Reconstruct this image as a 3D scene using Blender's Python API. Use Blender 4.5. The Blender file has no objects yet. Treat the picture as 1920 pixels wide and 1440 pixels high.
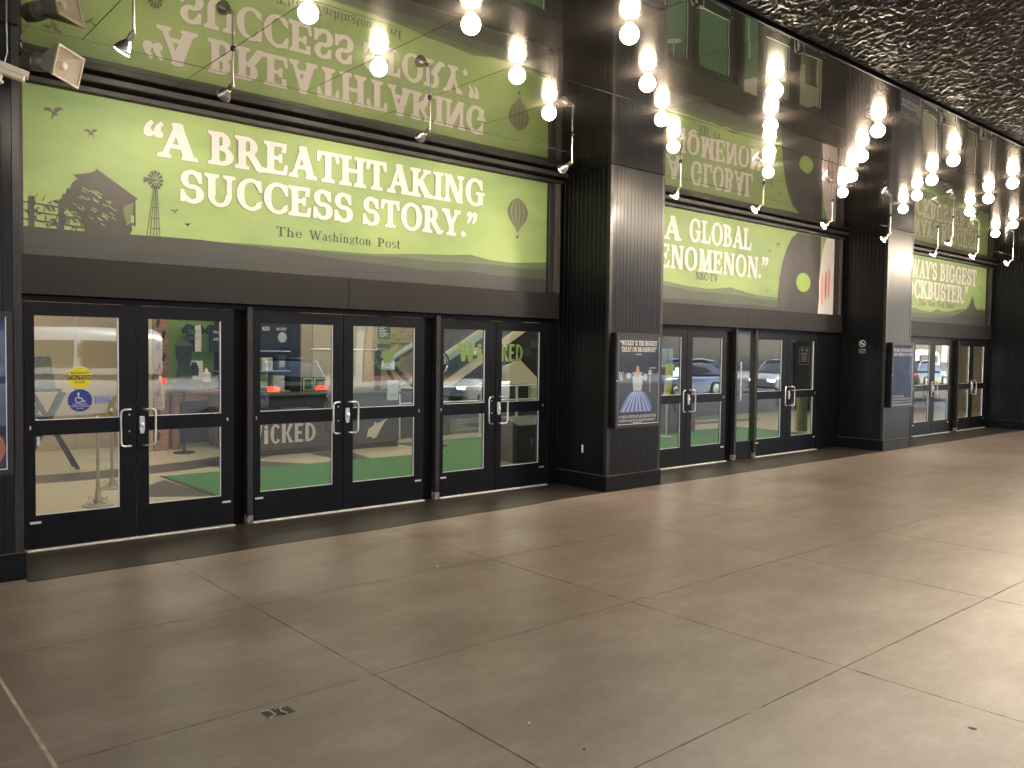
import bpy, bmesh, math, random
from mathutils import Matrix, Vector
R = math.radians
random.seed(11)
SC = bpy.context.scene
COL = SC.collection

# ------------------------------------------------------------------ camera
cam_d = bpy.data.cameras.new('camera'); cam = bpy.data.objects.new('camera', cam_d); COL.objects.link(cam)
cam_d.sensor_width = 36.0; cam_d.lens = 1568.5/1920*36; cam_d.clip_start = .05; cam_d.clip_end = 900
rot = Matrix(((0.75508526, 0.01629680, -0.65542403), (-0.65551136, 0.03750925, -0.75425322), (0.01229255, 0.99916339, 0.03900542)))
CAMROT = rot
# ------------------------------------------------------------------ world, sun, exposure
W = bpy.data.worlds.new('World'); SC.world = W; W.use_nodes = True
nt = W.node_tree; nt.nodes.clear()
sky = nt.nodes.new('ShaderNodeTexSky'); sky.sky_type = 'NISHITA'; sky.sun_disc = False
SUN_EL, SUN_AZ = R(48), R(62)          # azimuth measured from +Y towards +X
sky.sun_elevation = SUN_EL; sky.sun_rotation = SUN_AZ; sky.air_density = 1.0; sky.dust_density = .8
bg = nt.nodes.new('ShaderNodeBackground'); bg.inputs[1].default_value = .15
wo = nt.nodes.new('ShaderNodeOutputWorld')
nt.links.new(sky.outputs[0], bg.inputs[0]); nt.links.new(bg.outputs[0], wo.inputs[0])
sd = bpy.data.lights.new('sun', 'SUN'); sd.energy = 4.0; sd.angle = R(.53); sd.color = (1, .95, .87)
sun = bpy.data.objects.new('sun', sd); COL.objects.link(sun); sun.location = (60, 40, 60)
sdir = Vector((math.sin(SUN_AZ)*math.cos(SUN_EL), math.cos(SUN_AZ)*math.cos(SUN_EL), math.sin(SUN_EL)))
sun.rotation_euler = (-sdir).to_track_quat('-Z', 'Y').to_euler()
SC.view_settings.view_transform = 'Standard'; SC.view_settings.look = 'None'
SC.view_settings.exposure = 2.9; SC.view_settings.gamma = 1.0; SC.view_settings.use_curve_mapping = False
SC.render.engine = 'CYCLES'
cy = SC.cycles
cy.use_denoising = True; cy.max_bounces = 9; cy.glossy_bounces = 5; cy.diffuse_bounces = 4; cy.transparent_max_bounces = 16
cy.sample_clamp_indirect = 6; cy.use_light_tree = True; cy.caustics_reflective = False; cy.caustics_refractive = False
GLOBE_E, PAR_E, SPOT_W, LOBBY_E, DOWN_W = 24.0, 18.0, 7.0, 1.75, 40.0
cam.matrix_world = Matrix.Translation((0, -7.9625, 1.75)) @ CAMROT.to_4x4()
SC.camera = cam

# ------------------------------------------------------------------ materials
MATS = {}
def new_mat(name):
    m = bpy.data.materials.new(name); m.use_nodes = True
    return m, m.node_tree.nodes, m.node_tree.links, m.node_tree.nodes['Principled BSDF']
def mat(name, col, rough=.5, metal=0., spec=.5, var=0., vscale=6., bump=0., bscale=60., rvar=0., col2=None, stretch=(1, 1, 1), coat=0., scuff=0.):
    if name in MATS: return MATS[name]
    m, N, L, b = new_mat(name)
    b.inputs['Base Color'].default_value = (*col, 1); b.inputs['Roughness'].default_value = rough
    b.inputs['Metallic'].default_value = metal; b.inputs['Specular IOR Level'].default_value = spec
    b.inputs['Coat Weight'].default_value = coat
    if var or bump or rvar or col2:
        g = N.new('ShaderNodeNewGeometry'); mp = N.new('ShaderNodeMapping'); mp.inputs['Scale'].default_value = stretch
        L.new(g.outputs['Position'], mp.inputs['Vector'])
        n = N.new('ShaderNodeTexNoise'); n.inputs['Scale'].default_value = vscale; n.inputs['Detail'].default_value = 6; n.inputs['Roughness'].default_value = .62
        L.new(mp.outputs[0], n.inputs['Vector'])
        if var or col2:
            r = N.new('ShaderNodeValToRGB'); c2 = col2 or tuple(c*(1+var) for c in col)
            c1 = col if col2 else tuple(c*(1-var) for c in col)
            r.color_ramp.elements[0].position = .32; r.color_ramp.elements[1].position = .68
            r.color_ramp.elements[0].color = (*c1, 1); r.color_ramp.elements[1].color = (*c2, 1)
            L.new(n.outputs['Fac'], r.inputs[0]); L.new(r.outputs[0], b.inputs['Base Color'])
        if scuff and (var or col2):
            ms = N.new('ShaderNodeMapping'); ms.inputs['Scale'].default_value = (1, 1, .35); L.new(g.outputs['Position'], ms.inputs['Vector'])
            ns = N.new('ShaderNodeTexNoise'); ns.inputs['Scale'].default_value = 26; ns.inputs['Detail'].default_value = 8; ns.inputs['Roughness'].default_value = .7; L.new(ms.outputs[0], ns.inputs['Vector'])
            mm = N.new('ShaderNodeMapRange'); mm.inputs[1].default_value = .655; mm.inputs[2].default_value = .72; mm.inputs[3].default_value = 0; mm.inputs[4].default_value = scuff; L.new(ns.outputs['Fac'], mm.inputs[0])
            mq = N.new('ShaderNodeMix'); mq.data_type = 'RGBA'; L.new(mm.outputs[0], mq.inputs[0]); L.new(r.outputs[0], mq.inputs[6]); mq.inputs[7].default_value = (.10, .095, .09, 1); L.new(mq.outputs[2], b.inputs['Base Color'])
        if rvar:
            mr = N.new('ShaderNodeMapRange'); mr.inputs[1].default_value = .3; mr.inputs[2].default_value = .7
            mr.inputs[3].default_value = max(.02, rough-rvar); mr.inputs[4].default_value = rough+rvar
            L.new(n.outputs['Fac'], mr.inputs[0]); L.new(mr.outputs[0], b.inputs['Roughness'])
        if bump:
            n2 = N.new('ShaderNodeTexNoise'); n2.inputs['Scale'].default_value = bscale; n2.inputs['Detail'].default_value = 4
            L.new(g.outputs['Position'], n2.inputs['Vector'])
            bp = N.new('ShaderNodeBump'); bp.inputs['Strength'].default_value = bump; bp.inputs['Distance'].default_value = .01
            L.new(n2.outputs['Fac'], bp.inputs['Height']); L.new(bp.outputs[0], b.inputs['Normal'])
    MATS[name] = m
    return m
def emit(name, col, e):
    if name in MATS: return MATS[name]
    m, N, L, b = new_mat(name)
    b.inputs['Base Color'].default_value = (*col, 1); b.inputs['Emission Color'].default_value = (*col, 1); b.inputs['Emission Strength'].default_value = e
    MATS[name] = m; return m

frame_black = mat('frame_black', (.0036, .0044, .0075), .42, spec=.2, var=.35, vscale=5, rvar=.05, bump=.06, bscale=220, scuff=.5)
plank_black = mat('plank_black', (.004, .0046, .0062), .31, spec=.3, scuff=.25, var=.25, vscale=4, rvar=.03, bump=.1, bscale=90)
trim_black = mat('trim_black', (.018, .0165, .0155), .45, var=.5, vscale=7, rvar=.12, bump=.1, bscale=120, scuff=.6)
worn_black = mat('worn_black', (.028, .025, .023), .55, col2=(.13, .115, .1), vscale=3, stretch=(1, 1, .25))
fascia_paint = mat('fascia_paint', (.015, .0135, .0132), .55, spec=.3, var=.1, vscale=2, bump=.08, bscale=300)
satin_steel = mat('satin_steel', (.72, .68, .6), .28, 1.0)
bright_steel = mat('bright_steel', (.8, .82, .86), .35, .7)
zinc = mat('zinc', (.62, .66, .72), .4, .6)
alu_strip = mat('alu_strip', (.85, .83, .78), .45, .35, var=.12, vscale=14)
rust = mat('rust', (.05, .035, .03), .8, col2=(.5, .45, .4), vscale=30)
cream_plastic = mat('cream_plastic', (.72, .66, .54), .45, var=.06, vscale=9)
brass = mat('brass', (.55, .47, .33), .32, 1.0)
nickel = mat('nickel', (.62, .58, .52), .25, 1.0)
white_print = mat('white_print', (.70, .655, .62), .5)
outline_print = mat('outline_print', (.27, .26, .12), .5)
black_print = mat('black_print', (.012, .012, .012), .5)
taupe_print = mat('taupe_print', (.06, .055, .045), .5)
hill_dark = mat('hill_dark', (.048, .05, .045), .5, var=.08, vscale=1.2)
hill_mid = mat('hill_mid', (.08, .095, .07), .5, var=.08, vscale=1.2)
hill_light = mat('hill_light', (.125, .165, .085), .5, var=.08, vscale=1.2)
hill_line = mat('hill_line', (.028, .03, .028), .5)
leaf_green = mat('leaf_green', (.26, .40, .08), .5)
pink_print = mat('pink_print', (.72, .36, .3), .5)
rose_print = mat('rose_print', (.5, .2, .17), .5)
tan_wall = mat('tan_wall', (.48, .385, .27), .5, var=.05, vscale=2)
tan_wall_light = mat('tan_wall_light', (.62, .54, .40), .5, var=.04, vscale=2)
wood = mat('wood', (.42, .20, .07), .45, col2=(.24, .11, .04), vscale=5, stretch=(1, 1, 8))
wood_dark = mat('wood_dark', (.09, .05, .03), .5, var=.3, vscale=5)
counter_grey = mat('counter_grey', (.05, .055, .062), .3, var=.15, vscale=3)
rubber = mat('rubber', (.012, .012, .013), .6)
chrome = mat('chrome', (.8, .8, .82), .12, 1.0)
terrazzo_cream = mat('terrazzo_cream', (.60, .53, .41), .28, col2=(.49, .43, .33), vscale=70)
terrazzo_black = mat('terrazzo_black', (.02, .02, .022), .3, col2=(.14, .14, .14), vscale=120)
carpet_green = mat('carpet_green', (.06, .19, .08), .95, var=.18, vscale=130, bump=.3, bscale=300, spec=.1)
green_cloth = mat('green_cloth', (.2, .33, .05), .7)
black_cloth = mat('black_cloth', (.012, .012, .014), .8)
white_cloth = mat('white_cloth', (.75, .72, .64), .7)
yellow_vinyl = mat('yellow_vinyl', (.80, .70, .03), .4)
blue_vinyl = mat('blue_vinyl', (.015, .045, .30), .4)
label_blue = mat('label_blue', (.12, .15, .55), .4)
white_vinyl = mat('white_vinyl', (.78, .80, .86), .4)
green_vinyl = mat('green_vinyl', (.17, .26, .07), .45)
map_yellow = mat('map_yellow', (.72, .55, .24), .5, var=.1, vscale=4)
purple_wall = mat('purple_wall', (.055, .03, .05), .5)
dark_wall = mat('dark_wall', (.03, .03, .033), .5)
dark_tile = mat('dark_tile', (.06, .05, .03), .3)
asphalt = mat('asphalt', (.055, .055, .058), .85, var=.25, vscale=3, bump=.3, bscale=80)
kerb_stone = mat('kerb_stone', (.3, .3, .29), .8, var=.15)
roof_paint = mat('roof_paint', (.2, .2, .2), .8)
brick_far = mat('brick_far', (.26, .13, .09), .85, var=.3, vscale=2)
stone_far = mat('stone_far', (.42, .40, .36), .8, var=.15, vscale=2)
glass_far = mat('glass_far', (.03, .045, .06), .08, spec=.8)
sealant = mat('sealant', (.48, .42, .33), .75, var=.25, vscale=14)
joint_dark = mat('joint_dark', (.045, .035, .025), .9)
tape_black = mat('tape_black', (.02, .018, .015), .4)
gown_blue = mat('gown_blue', (.16, .24, .55), .5); gown_pale = mat('gown_pale', (.42, .50, .75), .5); gown_deep = mat('gown_deep', (.06, .10, .33), .5)
silver_print = mat('silver_print', (.5, .54, .6), .5); skin_print = mat('skin_print', (.55, .38, .28), .5)
poster_navy = mat('poster_navy', (.02, .022, .034), .5, var=.3, vscale=2)
poster_blue = mat('poster_blue', (.05, .08, .2), .5, col2=(.02, .03, .09), vscale=2.5)
globe_mat = emit('globe_glow', (1.0, .83, .62), GLOBE_E)
par_face = emit('par_lamp_face', (1.0, .86, .68), PAR_E)
lobby_glow = emit('lobby_lamp_glow', (1.0, .88, .71), LOBBY_E)
tail_glow = emit('tail_lamp_glow', (1.0, .04, .02), 3.0)
signal_glow = emit('signal_lamp_glow', (1.0, .45, .05), 12.0)
head_glow = emit('headlamp_glow', (.85, .93, 1.0), 9.0)

# thin glass: see-through with a Fresnel mirror
def glass_mat(name, ior, tint=(.93, .97, .95), rough=.01):
    m, N, L, b = new_mat(name); N.remove(b)
    tr = N.new('ShaderNodeBsdfTransparent'); tr.inputs[0].default_value = (*tint, 1)
    gl = N.new('ShaderNodeBsdfGlossy'); gl.inputs['Roughness'].default_value = rough; gl.inputs[0].default_value = (1, 1, 1, 1)
    fr = N.new('ShaderNodeFresnel'); g = N.new('ShaderNodeNewGeometry')
    sel = N.new('ShaderNodeMix'); sel.inputs[2].default_value = ior; sel.inputs[3].default_value = 1/ior   # both faces of the sheet mirror alike
    L.new(g.outputs['Backfacing'], sel.inputs[0]); L.new(sel.outputs[0], fr.inputs[0])
    n = N.new('ShaderNodeTexNoise'); n.inputs['Scale'].default_value = 1.3; n.inputs['Detail'].default_value = 1
    L.new(g.outputs['Position'], n.inputs['Vector'])
    bp = N.new('ShaderNodeBump'); bp.inputs['Strength'].default_value = .25; bp.inputs['Distance'].default_value = .006
    L.new(n.outputs['Fac'], bp.inputs['Height']); L.new(bp.outputs[0], gl.inputs['Normal'])
    mx = N.new('ShaderNodeMixShader'); L.new(fr.outputs[0], mx.inputs[0]); L.new(tr.outputs[0], mx.inputs[1]); L.new(gl.outputs[0], mx.inputs[2])
    L.new(mx.outputs[0], N['Material Output'].inputs[0]); MATS[name] = m; return m
pane_glass = glass_mat('pane_glass', 1.62)
poster_glass = glass_mat('poster_glass', 1.33, (.97, .98, .98))
rail_glass = glass_mat('rail_glass', 1.45, (.85, .93, .9))

# black mirror laminate of the ceiling
def ceiling_mat():
    m, N, L, b = new_mat('ceiling_laminate'); N.remove(b)
    df = N.new('ShaderNodeBsdfDiffuse'); df.inputs[0].default_value = (.03, .027, .024, 1)
    g1 = N.new('ShaderNodeBsdfGlossy'); g1.inputs['Roughness'].default_value = .006; g1.inputs[0].default_value = (.97, .95, .9, 1)
    g2 = N.new('ShaderNodeBsdfGlossy'); g2.inputs['Roughness'].default_value = .2; g2.inputs[0].default_value = (.95, .9, .85, 1)
    fr = N.new('ShaderNodeFresnel'); fr.inputs[0].default_value = 7.5
    geo = N.new('ShaderNodeNewGeometry')
    n1 = N.new('ShaderNodeTexNoise'); n1.inputs['Scale'].default_value = 1.1; n1.inputs['Detail'].default_value = 1.5
    n2 = N.new('ShaderNodeTexNoise'); n2.inputs['Scale'].default_value = 90; n2.inputs['Detail'].default_value = 2
    L.new(geo.outputs['Position'], n1.inputs['Vector']); L.new(geo.outputs['Position'], n2.inputs['Vector'])
    b1 = N.new('ShaderNodeBump'); b1.inputs['Strength'].default_value = .12; b1.inputs['Distance'].default_value = .012
    b2 = N.new('ShaderNodeBump'); b2.inputs['Strength'].default_value = .012; b2.inputs['Distance'].default_value = .002
    L.new(n1.outputs['Fac'], b1.inputs['Height']); L.new(n2.outputs['Fac'], b2.inputs['Height']); L.new(b1.outputs[0], b2.inputs['Normal'])
    L.new(b1.outputs[0], g1.inputs['Normal']); L.new(b2.outputs[0], g2.inputs['Normal'])
    mg = N.new('ShaderNodeMixShader'); mg.inputs[0].default_value = .26; L.new(g1.outputs[0], mg.inputs[1]); L.new(g2.outputs[0], mg.inputs[2])
    mx = N.new('ShaderNodeMixShader'); L.new(fr.outputs[0], mx.inputs[0]); L.new(df.outputs[0], mx.inputs[1]); L.new(mg.outputs[0], mx.inputs[2])
    L.new(mx.outputs[0], N['Material Output'].inputs[0]); return m
ceiling_laminate = ceiling_mat()
soffit_metal = mat('soffit_metal', (.042, .037, .032), .36, .8, var=.5, vscale=5, rvar=.1)

# stained polished concrete
def concrete(name, a, b_, c, rough, spec=.5):
    m, N, L, b = new_mat(name)
    g = N.new('ShaderNodeNewGeometry')
    def noise(scale, det, st, rg=.6):
        mp = N.new('ShaderNodeMapping'); mp.inputs['Scale'].default_value = st; L.new(g.outputs['Position'], mp.inputs['Vector'])
        n = N.new('ShaderNodeTexNoise'); n.inputs['Scale'].default_value = scale; n.inputs['Detail'].default_value = det; n.inputs['Roughness'].default_value = rg
        L.new(mp.outputs[0], n.inputs['Vector']); return n
    n1 = noise(.55, 5, (1, 1, 1)); n2 = noise(2.4, 8, (.55, 1.3, 1), .68); n3 = noise(9, 10, (1, 1.6, 1), .75); n4 = noise(160, 2, (1, 1, 1))
    r = N.new('ShaderNodeValToRGB'); e = r.color_ramp.elements
    e[0].position = .37; e[0].color = (*a, 1); e[1].position = .64; e[1].color = (*c, 1); k = e.new(.5); k.color = (*b_, 1)
    def mix(f, x, y):
        q = N.new('ShaderNodeMath'); q.operation = 'MULTIPLY_ADD'; L.new(x, q.inputs[0]); q.inputs[1].default_value = f
        if y is None: q.inputs[2].default_value = 0
        else: L.new(y, q.inputs[2])
        return q.outputs[0]
    s = mix(.38, n1.outputs['Fac'], None); s = mix(.34, n2.outputs['Fac'], s); s = mix(.20, n3.outputs['Fac'], s); s = mix(.08, n4.outputs['Fac'], s)
    L.new(s, r.inputs[0])
    # old gum spots and drips trodden into the surface
    vo = N.new('ShaderNodeTexVoronoi'); vo.inputs['Scale'].default_value = 1.6; L.new(g.outputs['Position'], vo.inputs['Vector'])
    wn = noise(14, 3, (1, 1, 1)); ad = N.new('ShaderNodeMath'); ad.operation = 'MULTIPLY_ADD'; L.new(wn.outputs['Fac'], ad.inputs[0]); ad.inputs[1].default_value = .012; L.new(vo.outputs['Distance'], ad.inputs[2])
    sp = N.new('ShaderNodeMapRange'); L.new(ad.outputs[0], sp.inputs[0]); sp.inputs[1].default_value = .022; sp.inputs[2].default_value = .03; sp.inputs[3].default_value = .78; sp.inputs[4].default_value = 1.
    sm = N.new('ShaderNodeMix'); sm.data_type = 'RGBA'; sm.blend_type = 'MULTIPLY'; sm.inputs[0].default_value = 1
    L.new(r.outputs[0], sm.inputs[6]); L.new(sp.outputs[0], sm.inputs[7]); L.new(sm.outputs[2], b.inputs['Base Color'])
    b.inputs['Roughness'].default_value = rough
    bp = N.new('ShaderNodeBump'); bp.inputs['Strength'].default_value = .12; bp.inputs['Distance'].default_value = .004
    L.new(n3.outputs['Fac'], bp.inputs['Height']); L.new(bp.outputs[0], b.inputs['Normal'])
    b.inputs['Specular IOR Level'].default_value = spec
    MATS[name] = m; return m
floor_concrete = concrete('floor_concrete', (.150, .116, .090), (.225, .182, .147), (.325, .278, .232), .38)
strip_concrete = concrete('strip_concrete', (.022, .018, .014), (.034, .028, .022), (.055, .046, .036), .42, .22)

# banner print sky: printed cloud greens
def banner_sky():
    m, N, L, b = new_mat('banner_sky'); g = N.new('ShaderNodeNewGeometry'); mp = N.new('ShaderNodeMapping'); mp.inputs['Scale'].default_value = (.55, 1, 1.25)
    L.new(g.outputs['Position'], mp.inputs['Vector'])
    n = N.new('ShaderNodeTexNoise'); n.inputs['Scale'].default_value = 1.5; n.inputs['Detail'].default_value = 7; n.inputs['Roughness'].default_value = .55
    L.new(mp.outputs[0], n.inputs['Vector']); r = N.new('ShaderNodeValToRGB'); e = r.color_ramp.elements
    e[0].position = .33; e[0].color = (.215, .325, .12, 1); e[1].position = .62; e[1].color = (.325, .445, .155, 1)
    L.new(n.outputs['Fac'], r.inputs[0]); L.new(r.outputs[0], b.inputs['Base Color']); b.inputs['Roughness'].default_value = .55
    return m
banner_green = banner_sky()

# ------------------------------------------------------------------ mesh builder and tagging
class MB:
    def __init__(s): s.v = []; s.f = []; s.sm = []
    def add(s, vs, fs, smooth=False):
        o = len(s.v); s.v += [tuple(v) for v in vs]
        for f in fs: s.f.append(tuple(i+o for i in f)); s.sm.append(smooth)
        return s
    def poly(s, pts): return s.add(pts, [tuple(range(len(pts)))])
    def box(s, x0, x1, y0, y1, z0, z1, M=None):
        vs = [(x, y, z) for x in (x0, x1) for y in (y0, y1) for z in (z0, z1)]
        if M: vs = [M @ Vector(v) for v in vs]
        return s.add(vs, [(0, 1, 3, 2), (4, 6, 7, 5), (0, 4, 5, 1), (2, 3, 7, 6), (0, 2, 6, 4), (1, 5, 7, 3)])
    def lathe(s, prof, org, axis, n=20, caps=True):
        a = Vector(axis).normalized(); t = a.orthogonal().normalized(); u = a.cross(t); o = Vector(org); vs = []; fs = []
        for r, h in prof:
            for i in range(n):
                q = 2*math.pi*i/n; vs.append(o+a*h+(t*math.cos(q)+u*math.sin(q))*r)
        for j in range(len(prof)-1):
            for i in range(n):
                k = (i+1) % n; fs.append((j*n+i, j*n+k, (j+1)*n+k, (j+1)*n+i))
        s.add(vs, fs, True)
        if caps:
            if prof[0][0] > 1e-4: s.add(vs[:n], [tuple(range(n))[::-1]])
            if prof[-1][0] > 1e-4: s.add(vs[-n:], [tuple(range(n))])
        return s
    def cyl(s, p, q, r, n=12, r2=None):
        d = Vector(q)-Vector(p); return s.lathe([(r, 0), (r if r2 is None else r2, d.length)], p, d, n)
    def tube(s, path, r, n=8):
        P = [Vector(p) for p in path]; vs = []; fs = []; t0 = None
        for i, p in enumerate(P):
            d = (P[min(i+1, len(P)-1)]-P[max(i-1, 0)]).normalized()
            t0 = d.orthogonal().normalized() if t0 is None else (t0-d*t0.dot(d)).normalized()
            u = d.cross(t0)
            for k in range(n):
                q = 2*math.pi*k/n; vs.append(p+(t0*math.cos(q)+u*math.sin(q))*r)
        for i in range(len(P)-1):
            for k in range(n):
                j = (k+1) % n; fs.append((i*n+k, i*n+j, (i+1)*n+j, (i+1)*n+k))
        s.add(vs, fs, True); s.add(vs[:n], [tuple(range(n))[::-1]]); s.add(vs[-n:], [tuple(range(n))]); return s
    def prism(s, pts2, y0, y1, ax='y'):
        f = {'y': lambda a, b, d: (a, d, b), 'z': lambda a, b, d: (a, b, d), 'x': lambda a, b, d: (d, a, b)}[ax]
        n = len(pts2); vs = [f(a, b, y0) for a, b in pts2]+[f(a, b, y1) for a, b in pts2]
        return s.add(vs, [tuple(range(n))[::-1], tuple(range(n, 2*n))]+[(i, (i+1) % n, n+(i+1) % n, n+i) for i in range(n)])
    def sphere(s, c, r, n=16, m=10, sc=(1, 1, 1)):
        vs = []; fs = []
        for j in range(m+1):
            t = math.pi*j/m
            for i in range(n):
                q = 2*math.pi*i/n; vs.append((c[0]+r*sc[0]*math.sin(t)*math.cos(q), c[1]+r*sc[1]*math.sin(t)*math.sin(q), c[2]+r*sc[2]*math.cos(t)))
        for j in range(m):
            for i in range(n): fs.append((j*n+i, (j+1)*n+i, (j+1)*n+(i+1) % n, j*n+(i+1) % n))
        return s.add(vs, fs, True)
    def mesh(s, name, org=(0, 0, 0), bevel=0.):
        me = bpy.data.meshes.new(name); o = Vector(org)
        me.from_pydata([Vector(v)-o for v in s.v], [], s.f)
        me.polygons.foreach_set('use_smooth', s.sm)
        bm = bmesh.new(); bm.from_mesh(me); bmesh.ops.remove_doubles(bm, verts=bm.verts, dist=1e-5)
        bmesh.ops.recalc_face_normals(bm, faces=bm.faces)
        if bevel:
            ed = [e for e in bm.edges if len(e.link_faces) == 2 and e.calc_face_angle(0) > .6]
            bmesh.ops.bevel(bm, geom=ed, offset=bevel, segments=1, affect='EDGES', clamp_overlap=True)
        for e in bm.edges:
            if len(e.link_faces) == 2 and e.calc_face_angle(0) > .7: e.smooth = False
        bm.to_mesh(me); bm.free(); return me
    def build(s, name, m, parent=None, bevel=0., **tags):
        org = ORG.get(parent.name, (0, 0, 0)) if parent else tags.pop('org', (0, 0, 0))
        me = s.mesh(name, org, bevel); me.materials.append(m)
        o = bpy.data.objects.new(name, me); COL.objects.link(o)
        if parent: o.parent = parent
        else: o.location = org
        ORG[o.name] = tuple(org)
        for k, v in tags.items():
            if v is not None: o[{'cat': 'category'}.get(k, k)] = v
        return o
ORG = {}
def thing(name, label, cat, loc=(0, 0, 0), group=None, kind=None):
    o = bpy.data.objects.new(name, None); COL.objects.link(o); o.location = loc; o.empty_display_size = .1
    ORG[o.name] = tuple(loc)
    if label: o['label'] = label
    if cat: o['category'] = cat
    if group: o['group'] = group
    if kind: o['kind'] = kind
    return o
def link_mesh(name, me, m, parent=None, loc=(0, 0, 0), **tags):
    if m and not me.materials: me.materials.append(m)
    o = bpy.data.objects.new(name, me); COL.objects.link(o); o.parent = parent; o.location = loc
    ORG[o.name] = ORG.get(parent.name, (0, 0, 0)) if parent else tuple(loc)
    for k, v in tags.items(): o[{'cat': 'category'}.get(k, k)] = v
    return o
def copy_tree(o, parent=None):
    c = o.copy(); COL.objects.link(c); c.parent = parent
    for ch in list(o.children): copy_tree(ch, c)
    return c

# ------------------------------------------------------------------ lettering: serif glyphs drawn stroke by stroke
S_, T_ = .185, .075
def _stem(x, w=S_, y0=0., y1=1., sb=.11, st=.11):
    h = w/2; p = []
    p += [(x-h-sb, y0), (x+h+sb, y0), (x+h+sb*.95, y0+.055), (x+h+.025, y0+.085), (x+h*.94, y0+.17)] if sb else [(x-h, y0), (x+h, y0)]
    p += [(x+h*.94, y1-.17), (x+h+.025, y1-.085), (x+h+st*.95, y1-.055), (x+h+st, y1), (x-h-st, y1), (x-h-st*.95, y1-.055), (x-h-.025, y1-.085), (x-h*.94, y1-.17)] if st else [(x+h, y1), (x-h, y1)]
    if sb: p += [(x-h*.94, y0+.17), (x-h-.025, y0+.085), (x-h-sb*.95, y0+.055)]
    return p
def _diag(x0, y0, x1, y1, w): return [(x0-w/2, y0), (x0+w/2, y0), (x1+w/2, y1), (x1-w/2, y1)]
def _slab(x, y, w, up=1):
    return [(x-w/2, y), (x+w/2, y), (x+w/2-.01, y+.06*up), (x+w*.22, y+.1*up), (x-w*.22, y+.1*up), (x-w/2+.01, y+.06*up)]
def _bar(x0, x1, y, t=T_): return [(x0, y-t/2), (x1, y-t/2), (x1, y+t/2), (x0, y+t/2)]
def _beak(x, y, h, w=.09): return [(x-w, y), (x+.015, y), (x+.03, y+h), (x-.02, y+h*.98), (x-w*.75, y+h*.3)]
def _arc(cx, cy, rx, ry, a0, a1, w=S_, t=T_, n=26, taper=None):
    o, i = [], []
    for k in range(n+1):
        u = k/n; a = R(a0+(a1-a0)*u); f = abs(math.cos(a))**1.4; th = t+(w-t)*f
        if taper: th *= taper(u)
        o.append((cx+rx*math.cos(a), cy+ry*math.sin(a))); i.append((cx+(rx-th)*math.cos(a), cy+(ry-min(th, t+(th-t)*.35))*math.sin(a)))
    return o+i[::-1]
def _ring(cx, cy, rx, ry, w, t): return [_arc(cx, cy, rx, ry, 0, 180, w, t, 18), _arc(cx, cy, rx, ry, 180, 360, w, t, 18)]
def _disc(cx, cy, r, n=12, sy=1.): return [(cx+r*math.cos(2*math.pi*k/n), cy+r*sy*math.sin(2*math.pi*k/n)) for k in range(n)]
def _q66(x): return [_disc(x, .70, .085), [(x-.085, .70), (x-.08, .80), (x-.03, .92), (x+.06, 1.02), (x+.085, .985), (x+.03, .9), (x+.02, .8), (x+.05, .74)]]
def _q99(x): return [_disc(x, .93, .085), [(x+.085, .93), (x+.08, .83), (x+.03, .71), (x-.06, .61), (x-.085, .645), (x-.03, .73), (x-.02, .83), (x-.05, .89)]]
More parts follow.
